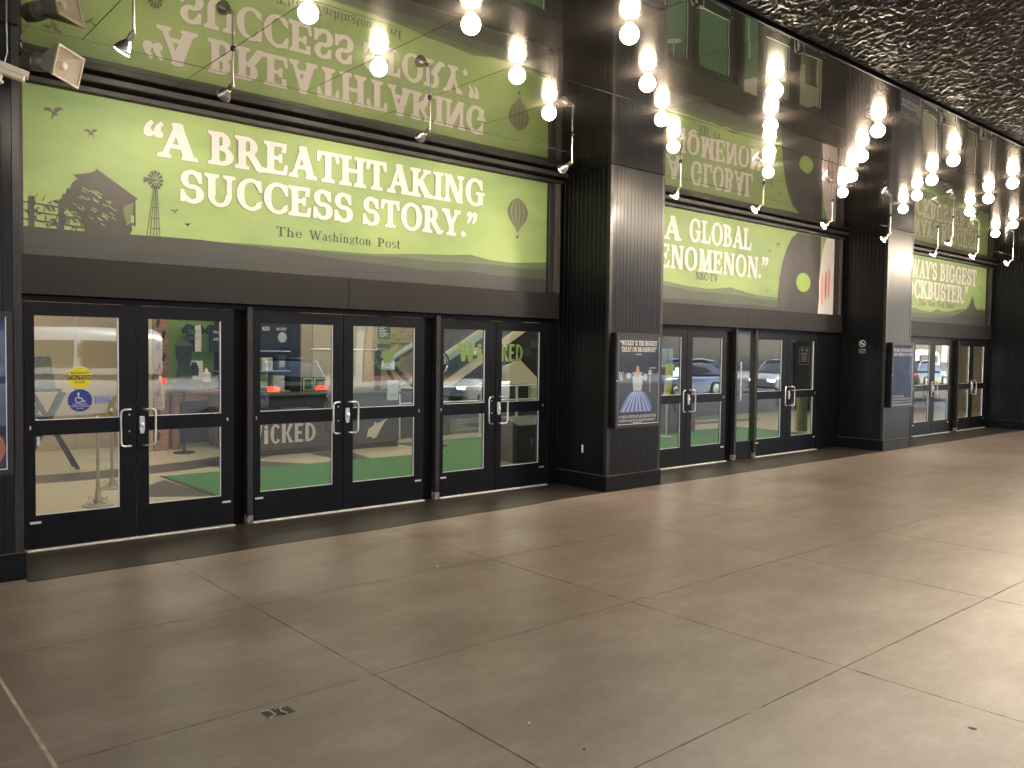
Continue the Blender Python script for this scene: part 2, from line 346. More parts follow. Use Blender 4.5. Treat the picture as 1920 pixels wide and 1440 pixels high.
def glyph(c):
    s, t = S_, T_
    if c == 'A': return [_diag(.15, .02, .475, 1, .085), _diag(.76, .02, .46, 1, .215), _bar(.24, .66, .34, t), _slab(.15, 0, .29), _slab(.77, 0, .36), [(.36, 1), (.60, 1), (.55, 1.03), (.40, 1.03)]], .93
    if c == 'B': return [_stem(.2, s), _bar(.2, .36, .962), _bar(.2, .38, .525, t*.9), _bar(.2, .4, .038), _arc(.34, .745, .29, .255, -90, 90), _arc(.37, .275, .36, .275, -90, 90)], .80
    if c == 'C': return [_arc(.49, .5, .44, .525, 48, 318, s*1.03, t), [(.72, .98), (.80, .98), (.82, .64), (.78, .64), (.70, .82)], [(.70, .20), (.80, .23), (.82, .28), (.74, .24)]], .87
    if c == 'D': return [_stem(.2, s), _bar(.2, .4, .962), _bar(.2, .4, .038), _arc(.38, .5, .47, .5, -90, 90)], .92
    if c == 'E': return [_stem(.2, s), _bar(.2, .66, .962), _bar(.2, .54, .52), _bar(.2, .70, .038), _beak(.68, .74, .26), [(.50, .40), (.56, .40), (.56, .64), (.50, .64), (.47, .52)], [(.62, 0), (.715, 0), (.745, .29), (.70, .29)]], .80
    if c == 'F': return [_stem(.2, s), _bar(.2, .66, .962), _bar(.2, .54, .50), _beak(.68, .74, .26), [(.50, .38), (.56, .38), (.56, .62), (.50, .62), (.47, .5)]], .74
    if c == 'G': return [_arc(.49, .5, .44, .525, 48, 310, s*1.03, t), [(.72, .98), (.80, .98), (.82, .64), (.78, .64), (.70, .82)], [(.66, .06), (.84, .06), (.84, .42), (.92, .44), (.92, .49), (.56, .49), (.56, .44), (.66, .42)]], .98
    if c == 'H': return [_stem(.2, s), _stem(.76, s), _bar(.2, .76, .52)], .96
    if c == 'I': return [_stem(.21, s)], .42
    if c == 'J': return [_stem(.34, s, .15, 1, 0, .11), _arc(.16, .15, .27, .17, 180, 360, s, .09)], .5
    if c == 'K': return [_stem(.2, s), _diag(.30, .42, .70, .97, .09), _diag(.74, .03, .40, .60, .23), _slab(.70, 1, .28, -1), [(.62, 0), (.98, 0), (.96, .06), (.84, .1), (.7, .1)]], .96
    if c == 'L': return [_stem(.2, s), _bar(.2, .66, .038), [(.58, 0), (.675, 0), (.71, .31), (.665, .31)]], .74
    if c == 'M': return [_diag(.2, 0, .24, 1, .1), _diag(.54, .02, .27, 1, .22), _diag(.54, .02, .86, 1, .09), _diag(.92, 0, .87, 1, .2), _slab(.2, 0, .27), _slab(.92, 0, .36), _slab(.22, 1, .22, -1), _slab(.89, 1, .3, -1)], 1.13
    if c == 'N': return [_diag(.18, 0, .18, 1, .09), _diag(.76, .0, .25, 1, .22), _diag(.80, .0, .80, 1, .09), _slab(.18, 0, .27), _slab(.80, 1, .27, -1), [(.06, 1), (.3, 1), (.3, .93), (.1, .95)]], .97
    if c == 'O': return _ring(.5, .5, .45, .525, s*1.05, t), 1.0
    if c == 'P': return [_stem(.2, s), _bar(.2, .38, .962), _bar(.2, .38, .44), _arc(.36, .70, .34, .30, -90, 90)], .76
    if c == 'R': return [_stem(.2, s), _bar(.2, .38, .962), _bar(.2, .40, .48), _arc(.36, .725, .31, .275, -90, 90), _diag(.76, .05, .45, .50, .21), [(.66, .02), (.74, -.03), (.90, .0), (.95, .09), (.84, .1), (.7, .18)]], .90
    if c == 'S': return [_arc(.38, .735, .30, .285, 40, 270, s*.9, t*1.1), _arc(.40, .265, .325, .285, -140, 90, s*1.0, t*1.1), [(.56, .97), (.64, .97), (.66, .66), (.61, .66), (.54, .82)], [(.06, .02), (.135, .02), (.22, .16), (.12, .36), (.07, .36)]], .76
    if c == 'T': return [_stem(.42, s, 0, .99, .12, 0), _bar(.08, .76, .962), [(.05, 1), (.13, 1), (.17, .93), (.09, .70), (.04, .70)], [(.79, 1), (.71, 1), (.67, .93), (.75, .70), (.80, .70)]], .84
    if c == 'U': return [_stem(.2, s, .32, 1, 0, .11), _stem(.75, .10, .32, 1, 0, .12), _arc(.455, .33, .345, .355, 180, 360, s*.8, t, 24)], .94
    if c == 'V': return [_diag(.44, 0, .17, 1, .21), _diag(.44, 0, .74, 1, .09), _slab(.17, 1, .34, -1), _slab(.74, 1, .26, -1)], .88
    if c == 'W': return [_diag(.38, 0, .15, 1, .2), _diag(.40, 0, .62, .95, .09), _diag(.86, 0, .60, 1, .2), _diag(.88, 0, 1.12, 1, .09), _slab(.15, 1, .33, -1), _slab(.58, 1, .26, -1), _slab(1.12, 1, .26, -1)], 1.26
    if c == 'Y': return [_stem(.44, s, 0, .48, .12, 0), _diag(.42, .42, .17, 1, .2), _diag(.47, .42, .73, 1, .09), _slab(.16, 1, .33, -1), _slab(.74, 1, .26, -1)], .88
    if c == '“': return _q66(.13)+_q66(.36), .5
    if c == '”': return _q99(.13)+_q99(.36), .5
    if c == '’': return _q99(.12), .24
    if c == '‘': return _q66(.12), .24
    if c == '.': return [[(.13, -.02), (.23, .085), (.13, .19), (.03, .085)]], .26
    if c == ',': return [[(.13, -.02), (.22, .085), (.13, .17), (.03, .085)], [(.1, .02), (.2, .05), (.08, -.16)]], .26
    if c == '-': return [_bar(.03, .32, .38, .15)], .35
    if c == '!': return [[(.07, .3), (.17, .3), (.23, 1), (.01, 1)], [(.12, -.02), (.22, .085), (.12, .19), (.02, .085)]], .28
    if c == ' ': return [], .36
    x = .68; w = .15; l = .05
    if c == 'a': return [_stem(.44, w, 0, .5, .05, 0), _arc(.30, .46, .215, .22, 0, 150, w, .06), _arc(.28, .19, .22, .2, 90, 360, w*.9, .05)], .58
    if c == 'e': return [_arc(.32, .34, .28, .35, 0, 325, w, .06), _bar(.1, .58, .36, .06)], .62
    if c == 'g': return _ring(.28, .46, .22, .22, w*.65, .06)+_ring(.28, .0, .27, .19, w*.55, .06)+[_bar(.4, .6, .64, .07), _bar(.14, .42, .2, .09)], .6
    if c == 'h': return [_stem(.17, w, 0, 1, l, 0), _stem(.50, w, 0, .45, l, 0), _arc(.34, .42, .235, .26, 0, 150, w, .07)], .70
    if c == 'i': return [_stem(.16, w, 0, x, l, 0), _disc(.16, .88, .09)], .33
    if c == 'k': return [_stem(.17, w, 0, 1, l, 0), _diag(.24, .28, .50, x, .08), _diag(.54, 0, .3, .4, .16), _slab(.5, x, .2, -1), _slab(.54, 0, .24)], .68
    if c == 'm': return [_stem(.17, w, 0, x, l, 0), _stem(.48, w, 0, .45, l, 0), _stem(.79, w, 0, .45, l, 0), _arc(.33, .43, .225, .25, 0, 150, w, .07), _arc(.64, .43, .225, .25, 0, 150, w, .07)], .98
    if c == 'n': return [_stem(.17, w, 0, x, l, 0), _stem(.50, w, 0, .45, l, 0), _arc(.34, .43, .235, .25, 0, 150, w, .07)], .70
    if c == 'o': return _ring(.33, .34, .29, .355, w*.85, .06), .66
    if c == 'r': return [_stem(.17, w, 0, x, l, 0), _arc(.36, .44, .22, .24, 40, 150, w, .08), _disc(.46, .58, .08)], .52
    if c == 's': return [_arc(.25, .50, .19, .19, 40, 270, w*.8, .07), _arc(.26, .18, .2, .19, -140, 90, w*.8, .07)], .5
    if c == 't': return [_stem(.18, w, .1, .9, 0, 0), _bar(.05, .38, .65, .07), _arc(.29, .14, .185, .15, 180, 330, w, .07)], .4
    if c == 'w': return [_diag(.26, 0, .12, x, .14), _diag(.28, 0, .42, x, .06), _diag(.58, 0, .42, x, .14), _diag(.6, 0, .74, x, .06), _slab(.1, x, .2, -1), _slab(.42, x, .16, -1), _slab(.75, x, .16, -1)], .84
    if c == 'v': return [_diag(.27, 0, .1, x, .14), _diag(.29, 0, .46, x, .06)], .56
    if c == 'd': return [_stem(.46, w, 0, 1, l, 0), _arc(.30, .34, .25, .35, 40, 320, w, .06)], .64
    if c == 'l': return [_stem(.16, w, 0, 1, l, 0)], .32
    if c == 'p': return [_stem(.17, w, -.3, x, l, 0), _arc(.34, .34, .26, .35, -140, 140, w, .06)], .66
    if c == 'u': return [_stem(.16, w, .2, x, 0, l), _stem(.48, w, 0, x, l, l), _arc(.3, .24, .215, .25, 190, 330, w, .07)], .68
    if c == 'j': return [_stem(.16, w, -.1, x, 0, l), _disc(.16, .88, .09), _arc(.06, -.1, .17, .14, 200, 360, w, .07)], .34
    return [], .5
def offset_poly(p, e):
    n = len(p); A = sum(p[i][0]*p[(i+1) % n][1]-p[(i+1) % n][0]*p[i][1] for i in range(n)); sg = 1 if A > 0 else -1; out = []
    for i in range(n):
        a, b, c = Vector(p[i-1]), Vector(p[i]), Vector(p[(i+1) % n]); d1, d2 = b-a, c-b
        d1 = d1.normalized() if d1.length > 1e-6 else d2.normalized(); d2 = d2.normalized() if d2.length > 1e-6 else d1
        m = Vector((d1.y+d2.y, -(d1.x+d2.x)))*sg
        m = m.normalized()*(e/max(.55, math.cos(d1.angle(d2, 0)/2))) if m.length > 1e-6 else Vector((0, 0))
        out.append((b.x+m.x, b.y+m.y))
    return out
def text_polys(txt, track=.03):
    out = []; x = 0
    for ch in txt:
        ps, adv = glyph(ch); out += [[(a+x, b) for a, b in p] for p in ps]; x += adv+track
    return out, x-track
def serif_line(mb, txt, x0, x1, z0, h, y, axis='x', e=0., track=.03, step=.00025, bx=0.):
    """one line of serif capitals between x0 and x1, baseline z0, cap height h, on the vertical plane y (facing -Y)"""
    ps, w = text_polys(txt, track); k = (x1-x0)/w
    for i, p in enumerate(ps):
        if e or bx: p = offset_poly(p, e/h+bx)
        d = y-(i % 12)*step
        mb.poly([(x0+a*k, d, z0+b*h) for a, b in p])
_sans = {}
def sans_mesh(txt, x0, x1, z0, h, y, mb):
    """a line of plain sans lettering (the built-in face) fitted to a box"""
    if txt not in _sans:
        cu = bpy.data.curves.new('letters', 'FONT'); cu.body = txt; cu.resolution_u = 2; ob = bpy.data.objects.new('letters', cu); COL.objects.link(ob)
        dg = bpy.context.evaluated_depsgraph_get(); me = bpy.data.meshes.new_from_object(ob.evaluated_get(dg))
        _sans[txt] = ([tuple(v.co) for v in me.vertices], [tuple(p.vertices) for p in me.polygons])
        bpy.data.objects.remove(ob); bpy.data.curves.remove(cu); bpy.data.meshes.remove(me)
    V, F = _sans[txt]; a = min(v[0] for v in V); b = max(v[0] for v in V); c = max(v[1] for v in V)
    mb.add([(x0+(v[0]-a)/(b-a)*(x1-x0), y, z0+v[1]/c*h) for v in V], F)

# ------------------------------------------------------------------ layout constants
ZC = 4.085; GX0, GP = 3.61, .9305
COLX = [(.29, 1.33), (7.74, 8.79), (15.19, 16.23), (22.64, 23.70)]; CF = -.875
BAYS = [(1.33, 7.74), (8.79, 15.19), (16.23, 22.64)]

# ------------------------------------------------------------------ ground, road, pavement
MB().box(-300, 300, -300, 300, -.3, -.15).build('road', asphalt, kind='structure')
m = MB(); m.box(-60, 90, -12.45, 30, -.14, -.02); m.build('pavement_base', joint_dark, kind='structure')
m = MB()
for i in range(-20, 30): m.box(i*3, i*3+2.99, -12.75, -12.46, -.15, .0)
m.build('kerb', kerb_stone, kind='structure')
floor = thing('floor', None, None, kind='structure')
xs = [-12.0, -9.9, -7.8, -5.7, -3.6, -1.4, .82, 2.37, 4.46, 6.57, 8.22, 10.3, 12.4, 14.1, 15.7, 17.8, 19.9, 21.5, 23.2, 25.3, 27.4, 29.5, 31.6, 33.7]
ys = [-12.45, -10.4, -8.8, -7.25, -5.7, -4.13, -2.58, -.95]
for i in range(len(xs)-1):
    for j in range(len(ys)-1):
        g = .0035 if ys[j] < -4.2 else .0028
        if (xs[i], ys[j]) == (6.57, -2.58): pass
        y1 = ys[j+1]-g if j < len(ys)-2 else (-.06 if False else -.9)
        near = ys[j] > -7.3 and -1 < xs[i] < 13; q = []
        for (ax0, ay0), (bx0, by0) in zip(((xs[i]+g, ys[j]+g), (xs[i+1]-g, ys[j]+g), (xs[i+1]-g, y1), (xs[i]+g, y1)), ((xs[i+1]-g, ys[j]+g), (xs[i+1]-g, y1), (xs[i]+g, y1), (xs[i]+g, ys[j]+g))):
            n = 26 if near else 1; dx, dy = (1, 0) if abs(by0-ay0) > .01 else (0, 1)
            for k in range(n):
                e = random.gauss(0, .0013) if k else 0
                if near and random.random() < .03: e *= 3
                q.append((ax0+(bx0-ax0)*k/n+dx*e, ay0+(by0-ay0)*k/n+dy*e))
        MB().prism(q, -.03, .0, 'z').build('floor_slab', floor_concrete, floor)
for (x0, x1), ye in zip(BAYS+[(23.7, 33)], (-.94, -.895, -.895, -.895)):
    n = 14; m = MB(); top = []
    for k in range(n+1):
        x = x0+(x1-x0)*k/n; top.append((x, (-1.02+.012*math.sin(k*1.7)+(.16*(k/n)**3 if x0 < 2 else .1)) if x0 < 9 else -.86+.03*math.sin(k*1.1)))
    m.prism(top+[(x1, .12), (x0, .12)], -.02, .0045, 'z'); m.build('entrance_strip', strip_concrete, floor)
m = MB(); m.box(.812, .829, -12.4, -2.60, -.008, .0015); m.build('joint_sealant', sealant, floor)
m = MB(); m.box(8.213, 8.228, -2.9, -.9, -.008, .0015); m.build('joint_sealant', sealant, floor)

# ------------------------------------------------------------------ ceiling of glossy panels
ceil = thing('ceiling', None, None, kind='structure')
MB().box(-6, 34, -4.62, .3, ZC+.012, ZC+.2).build('ceiling_backing', rubber, ceil)
def panel_mesh(w, l, seed, nx=6, ny=10):
    rd = random.Random(seed); ph = [rd.uniform(0, 6.28) for _ in range(6)]; am = [rd.uniform(-1, 1) for _ in range(6)]
    tx, ty = rd.gauss(0, .0022), rd.gauss(0, .0018); sag = rd.uniform(-.0012, .0012); m = MB(); vs = []; fs = []
    for j in range(ny+1):
        for i in range(nx+1):
            u, v = i/nx-.5, j/ny-.5
            z = tx*u*w+ty*v*l - sag*(1-4*u*u)*(1-4*v*v)+.0004*(am[0]*math.sin(5*u+ph[0])+am[1]*math.sin(6*v*l+ph[1])+am[2]*math.sin(3*u+5*v+ph[2]))
            vs.append((u*w, v*l, z))
    for j in range(ny):
        for i in range(nx): a = j*(nx+1)+i; fs.append((a, a+nx+1, a+nx+2, a+1))
    m.add(vs, fs, True)
    rim = list(range(nx+1))+[(j*(nx+1)+nx) for j in range(1, ny+1)]+[ny*(nx+1)+i for i in range(nx-1, -1, -1)]+[j*(nx+1) for j in range(ny-1, 0, -1)]
    o = [vs[i] for i in rim]; n = len(o); m.add(o+[(a, b, .01) for a, b, c in o], [(i, (i+1) % n, n+(i+1) % n, n+i) for i in range(n)])
    return m.mesh('ceiling_panel')
pm_out = [panel_mesh(GP-.006, 1.845-.006, 30+k) for k in range(11)]
pm_in = [panel_mesh(2*GP-.006, .91-.006, 70+k, 10, 5) for k in range(5)]
for k in range(-8, 32):
    x = GX0+GP*(k+.5)
    for r in range(2):
        yc = -.91-1.845*(r+.5); link_mesh('ceiling_panel', pm_out[(k*3+r*5+k*k) % 11], ceiling_laminate, ceil, (x, yc, ZC))
    if k % 2: link_mesh('ceiling_panel', pm_in[(k*k+k//2) % 5], ceiling_laminate, ceil, (GX0+GP*(k+1), -.455, ZC))

# outer soffit of crinkled metal
sof = thing('soffit', None, None, kind='structure')
MB().box(-14, 40, -9.3, -4.65, 4.11, 4.25).build('soffit_backing', rubber, sof)
sx = [-14, -8, -3, 1.4, 4.6, 7.72, 9.05, 12.2, 15.3, 18.4, 21.5, 24.6, 28, 33, 40]
for a, b in zip(sx[:-1], sx[1:]):
    near = 0 < a < 21
    nx = int((b-a)/(.032 if near else .5)); ny = int(4.62/(.028 if near else .5)); m = MB(); vs = []; fs = []; rd = random.Random(a*7)
    for j in range(ny+1):
        for i in range(nx+1):
            e = i in (0, nx) or j in (0, ny)
            jx, jy = (0, 0) if e else (rd.uniform(-.4, .4), rd.uniform(-.4, .4))
            vs.append((a+.012+(b-a-.024)*(i+jx)/nx, -9.28+4.61*(j+jy)/ny, 4.06+(rd.uniform(-.0045, .0045) if near and not e else 0)))
    for j in range(ny):
        for i in range(nx): q = j*(nx+1)+i; fs.append((q, q+nx+1, q+nx+2, q+1))
    m.add(vs, fs); m.build('soffit_panel', soffit_metal, sof)
MB().box(-14, 40, -4.635, -4.615, 4.05, 4.2).build('soffit_edge', frame_black, sof)

# ------------------------------------------------------------------ building mass behind and above
bld = thing('theatre_building', 'dark theatre building rising above the covered entrance', 'building', (10, 5, 0))
m = MB(); m.box(-14, 40, -9.3, 26, 4.26, 11); m.build('upper_storeys', stone_far, bld)
for a, b in ((-14, .29), (23.7, 40)): MB().box(a, b, -.6, 0, 0, 4.26).build('end_wall', plank_black, bld)
m = MB(); m.box(.3, 23.7, .06, .24, 2.16, 4.26); m.build('wall_above_doors', rubber, bld)
for x in (-13.5, 33): MB().box(x, x+.8, -9.2, -8.4, -.02, 4.26).build('canopy_post', plank_black, bld)

# ------------------------------------------------------------------ clad columns
col_labels = ['black plank clad column at the left edge below the security camera', 'black plank clad column carrying the blue gown poster',
              'black plank clad column with a no smoking sign on its side', 'dark plank clad column beyond the last doors at the far right']
for ci, (x0, x1) in enumerate(COLX):
    c = thing('clad_column', col_labels[ci], 'column', ((x0+x1)/2, -.45, 0), 'plank clad columns between the entrances')
    MB().box(x0+.03, x1-.03, CF+.03, .05, 0, ZC+.01).build('core', rubber, c)
    w = .055
    for a in (x0, x1-w): MB().box(a, a+w, CF, CF+.05, .2, ZC-.004).build('corner_trim', trim_black, c, bevel=.003)
    n = 14; pw = (x1-x0-2*w)/n; pmf = MB().box(.001, pw-.001, 0, .022, .2, ZC-.006).mesh('plank', (0, 0, 0), .0015)
    for k in range(n): link_mesh('plank', pmf, plank_black, c, Vector((x0+w+k*pw, CF+.004, 0))-Vector(ORG[c.name]))
    sides = [(x0, 1), (x1, -1)] if ci else [(x1, -1)]
    n2 = 11; d = .83/n2; pms = MB().box(0, .022, .0015, d-.0015, .2, ZC-.006).mesh('plank', (0, 0, 0), .0012)
    for xa, sg in sides:
        for k in range(n2): link_mesh('plank', pms, plank_black, c, Vector((xa+(.004 if sg > 0 else -.026), CF+.052+k*d, 0))-Vector(ORG[c.name]))
    m = MB(); m.box(x0-.014, x1+.014, CF-.014, .03, 0, .195); m.build('plinth', frame_black, c, bevel=.006)
    m = MB(); m.box(x0-.016, x1+.016, CF-.016, .03, .196, .204); m.build('plinth_cap', worn_black, c)

# ------------------------------------------------------------------ storefront frames, fascias, banner frames
ORD = ['first', 'second', 'third']
LEAVES = [[(1.51, 2.395, 1.585, 2.255), (2.405, 3.31, 2.51, 3.185), (3.50, 4.515, 3.585, 4.395), (4.525, 5.57, 4.64, 5.44), (5.785, 6.645, 5.85, 6.475), (6.655, 7.52, 6.745, 7.39)],
          [(9.50, 10.475, 9.60, 10.345), (10.485, 11.52, 10.62, 11.40), (12.37, 13.355, 12.43, 13.17), (13.365, 14.38, 13.52, 14.25)],
          [(18.40, 19.365, 18.49, 19.225), (19.375, 20.36, 19.51, 20.255), (20.76, 21.585, 20.86, 21.44), (21.595, 22.45, 21.68, 22.34)]]
MULL = [[(3.315, 3.495), (5.575, 5.78)], [(11.525, 11.79), (12.29, 12.365)], [(20.365, 20.755)]]
BANX = [(1.51, 7.49), (8.93, 14.90), (16.37, 22.34)]
for bi, (b0, b1) in enumerate(BAYS):
    fr = thing('storefront_frame', f'black metal door frame with steel threshold of the {ORD[bi]} entrance from the left', 'door frame', ((b0+b1)/2, 0, 0), 'storefront frames')
    xl, xr = LEAVES[bi][0][0], LEAVES[bi][-1][1]
    MB().box(b0+.02, b1-.02, .0, .06, 2.125, 2.17).build('header', frame_black, fr, bevel=.003)
    for a, b in ((b0+.02, xl-.006), (xr+.006, b1-.02)): MB().box(a, b, -.012, .07, .005, 2.124).build('jamb', frame_black, fr, bevel=.004)
    for a, b in MULL[bi]:
        if b-a > .1:
            MB().box(a, b-.062, .04, .07, .005, 2.124).build('mullion_recess', mat('recess_black', (.002, .002, .0025), .7, spec=.1), fr)
        MB().box(b-.06, b-.002, -.035, .07, .09, 2.16).build('mullion', trim_black, fr, bevel=.004)
        MB().box(b-.061, b-.001, -.037, .07, .005, .089).build('mullion_foot', rust, fr, bevel=.004)
    prs = [(LEAVES[bi][k][0], LEAVES[bi][k+1][1]) for k in range(0, len(LEAVES[bi]), 2)]
    for a, b in prs: MB().box(a, b, -.045, .05, .003, .019).build('threshold', alu_strip, fr, bevel=.004)
    if bi == 1:
        a, b = 11.795, 12.285
        MB().box(a, b, .02, .03, .30, 2.12).build('side_light', pane_glass, fr)
        m = MB(); m.box(a, b, .0, .06, .01, .28); m.box(a-.005, b, -.02, .05, .28, .30); m.build('stall_board', frame_black, fr, bevel=.004)
        MB().cyl((11.86, -.05, .98), (11.86, -.05, 1.62), .012).build('push_bar', bright_steel, fr)
    if bi == 2: MB().box(b0+.03, xl-.007, .012, .07, .005, 2.124).build('filler_panel', rubber, fr)
    f = thing('fascia_board', ['broad dark fascia board under the breathtaking success banner', 'broad dark fascia board under the global phenomenon banner', 'broad dark fascia board under the biggest blockbuster banner'][bi], 'fascia', ((b0+b1)/2, -.05, 2.18), 'fascia boards over the doors')
    sp = b0+(b1-b0)*.56 if bi == 2 else b0+(b1-b0)*.5
    MB().box(b0+.02, sp-.002, -.085, .055, 2.178, 2.505).build('board', fascia_paint, f, bevel=.003)
    MB().box(sp+.002, b1-.09, -.085, .055, 2.178, 2.505).build('board', fascia_paint, f, bevel=.003)
    u, v = BANX[bi]
    bf = thing('banner_moulding', ['black moulded frame round the banner left of the first poster column', 'black moulded frame round the banner with the tall black silhouette', 'black moulded frame round the banner with the city skyline'][bi], 'frame', ((b0+b1)/2, 0, 2.5), 'frames round the banners')
    m = MB(); m.box(b0+.01, b1-.01, -.05, .055, 3.935, 3.985); m.build('lower_moulding', trim_black, bf, bevel=.006)
    m = MB(); m.box(b0+.01, b1-.01, -.14, .055, 4.005, ZC-.02); m.build('upper_moulding', trim_black, bf, bevel=.008)
    m = MB(); m.box(b0+.01, u-.004, -.05, .055, 2.51, 3.93); m.build('side_moulding', trim_black, bf, bevel=.004)
    m = MB(); m.box(v+.004, v+.08, -.04, .055, 2.51, 3.93); m.build('side_moulding', trim_black, bf, bevel=.004)
    m = MB(); m.box(v+.084, v+.17, -.07, .055, 2.51, 3.93); m.build('side_moulding', worn_black, bf, bevel=.004)
    m = MB(); m.box(v+.174, b1-.03, -.03, .055, 2.51, 3.93); m.build('side_moulding', trim_black, bf, bevel=.004)

# ------------------------------------------------------------------ printed banners
BY = .008
def lay(mb, pts, y): mb.poly([(a, y, b) for a, b in pts])
def bird(mb, x, z, s, y, fl=1, rot=0):
    pts = [(-.9, .35), (-.55, .5), (-.2, .45), (-.02, .1), (.12, .5), (.5, .72), (1.0, .55), (.6, .42), (.28, .05), (.5, -.15), (.16, -.18), (0, -.3), (-.05, -.62), (-.16, -.6), (-.12, -.25), (-.1, .02), (-.4, .15), (-.7, .12)]
    c, sn = math.cos(rot), math.sin(rot)
    lay(mb, [(x+s*fl*(a*c-b*sn), z+s*(a*sn+b*c)) for a, b in pts], y)
def banner(bi, label, lines, small):
    u, v = BANX[bi]; t = thing('banner', label, 'banner', ((u+v)/2, 0, 2.5), 'printed green banners over the entrances')
    MB().box(u, v, BY, .05, 2.51, 3.93).build('printed_sky', banner_green, t)
    for txt, x0, x1, z0, h in lines:
        o, w = MB(), MB(); serif_line(o, txt, x0, x1, z0, h, BY-.0015, e=.014); serif_line(w, txt, x0, x1, z0, h, BY-.007, bx=.032)
        o.build('lettering_outline', outline_print, w.build('lettering', white_print, t))
    for txt, x0, x1, z0, h in small:
        k = MB(); serif_line(k, txt, x0, x1, z0, h, BY-.0015); k.build('credit_lettering', taupe_print, t)
    return t
t = banner(0, 'green banner quoting a breathtaking success story with barn and windmill', [
    ('“', 2.47, 2.66, 3.47, .32), ('A', 2.60, 2.95, 3.50, .305), ('BREATHTAKING', 3.07, 6.45, 3.505, .30), ('SUCCESS', 2.79, 4.63, 3.115, .285), ('STORY.', 4.74, 6.16, 3.115, .285), ('”', 6.17, 6.34, 3.10, .30)],
    [('The', 3.75, 4.04, 2.885, .095), ('Washington', 4.12, 4.86, 2.885, .095), ('Post', 4.94, 5.235, 2.885, .095)])
m = MB(); lay(m, [(1.51, 2.6), (7.49, 2.6), (7.49, 2.91), (6.9, 2.86), (6.55, 2.865), (6.24, 2.905), (5.9, 2.875), (5.5, 2.85), (4.9, 2.80), (4.2, 2.785), (3.5, 2.78), (1.51, 2.7)], BY-.0010); m.build('hill_print', hill_light, t)
m = MB(); lay(m, [(1.51, 2.55), (7.49, 2.55), (7.49, 2.825), (7.1, 2.80), (6.7, 2.815), (6.2, 2.80), (5.7, 2.785), (5.2, 2.79), (4.6, 2.77), (4.0, 2.775), (3.4, 2.76), (1.51, 2.7)], BY-.0020); m.build('hill_print', hill_mid, t)
m = MB(); lay(m, [(1.51, 2.515), (7.49, 2.515), (7.49, 2.69), (6.6, 2.685), (6.22, 2.705), (5.75, 2.67), (5.2, 2.69), (4.6, 2.70), (4.0, 2.735), (3.54, 2.755), (3.0, 2.77), (2.6, 2.765), (2.07, 2.745), (1.51, 2.745)], BY-.0030); m.build('hill_print', hill_dark, t)
m = MB(); lay(m, [(1.51, 2.575), (3.5, 2.575), (5.5, 2.60), (7.49, 2.645), (7.49, 2.652), (5.5, 2.607), (3.5, 2.582), (1.51, 2.582)], BY-.0038); m.build('hill_line_print', hill_line, t)
m = MB(); lay(m, [(2.35, 2.74), (2.04, 2.73), (1.83, 2.94), (1.775, 2.965), (1.785, 3.0), (1.80, 3.0), (1.815, 3.05), (1.835, 3.05), (1.845, 3.10), (1.87, 3.10), (1.885, 3.15), (1.93, 3.195), (1.895, 3.222), (2.0, 3.25), (2.065, 3.275), (2.082, 3.30), (2.42, 3.085), (2.415, 3.07), (2.405, 3.07), (2.405, 2.83), (2.37, 2.845), (2.375, 2.80)], BY-.0042); m.build('barn_print', taupe_print, t)
m = MB(); rd = random.Random(5)
for k in range(40):
    q = rd.choice([(1.88, 3.08, .34), (1.86, 2.99, .26), (2.0, 3.12, .18), (2.06, 2.95, .2), (1.96, 3.15, .25)]); a = q[0]+rd.uniform(0, q[2]); b = q[1]-rd.uniform(-.03, .09)-(a-q[0])*.55; L_ = rd.uniform(.02, .055)
    lay(m, [(a, b), (a+L_, b-L_*.55), (a+L_, b-L_*.55+.007), (a, b+.007)], BY-.0046-.00001*k)
for k in range(9):
    for j in range(6):
        a = 2.385-.017*j-.002*k; b = 3.03-.021*k-.01*j
        if j < 5-k*.35: lay(m, [(a-.012, b), (a, b-.006), (a, b+.004), (a-.012, b+.010)], BY-.0051)
lay(m, [(2.365, 2.87), (2.39, 2.86), (2.39, 2.93), (2.365, 2.93)], BY-.0052); m.build('barn_gap_print', banner_green, t, kind='stuff')
m = MB()
for k in range(12):
    a = 2*math.pi*k/12; r0, r1 = .018, .076
    lay(m, [(2.578+r*math.cos(a+d)*.92, 3.272+r*math.sin(a+d)*1.15) for r, d in ((r0, -.1), (r1, -.19), (r1, .19), (r0, .1))], BY-.0042-.0002*k)
lay(m, [(2.578+.014*math.cos(k), 3.272+.014*math.sin(k)) for k in range(6)], BY-.0052)
lay(m, [(2.57, 3.262), (2.52, 3.255), (2.475, 3.235), (2.475, 3.29), (2.52, 3.278), (2.57, 3.278)], BY-.0055)
for x0, x1 in ((2.5, 2.566), (2.53, 2.572), (2.562, 2.58), (2.59, 2.583), (2.617, 2.590)): lay(m, [(x0-.003, 2.76), (x0+.003, 2.76), (x1+.003, 3.22), (x1-.003, 3.22)], BY-.0044)
for z in (2.83, 2.92, 3.02): wv = .058*(3.27-z)/.5; lay(m, [(2.575-wv, z), (2.575+wv, z), (2.575+wv, z+.006), (2.575-wv, z+.006)], BY-.0047)
m.build('windmill_print', taupe_print, t)
m = MB()
for x in (1.575, 1.80, 2.0): lay(m, [(x-.02, 2.73), (x+.02, 2.73), (x+.02, 3.0-.12*(x-1.57)), (x-.02, 3.0-.12*(x-1.57))], BY-.0056)
for z in (2.80, 2.87, 2.94): lay(m, [(1.51, z), (2.02, z-.03), (2.02, z-.018), (1.51, z+.012)], BY-.0058)
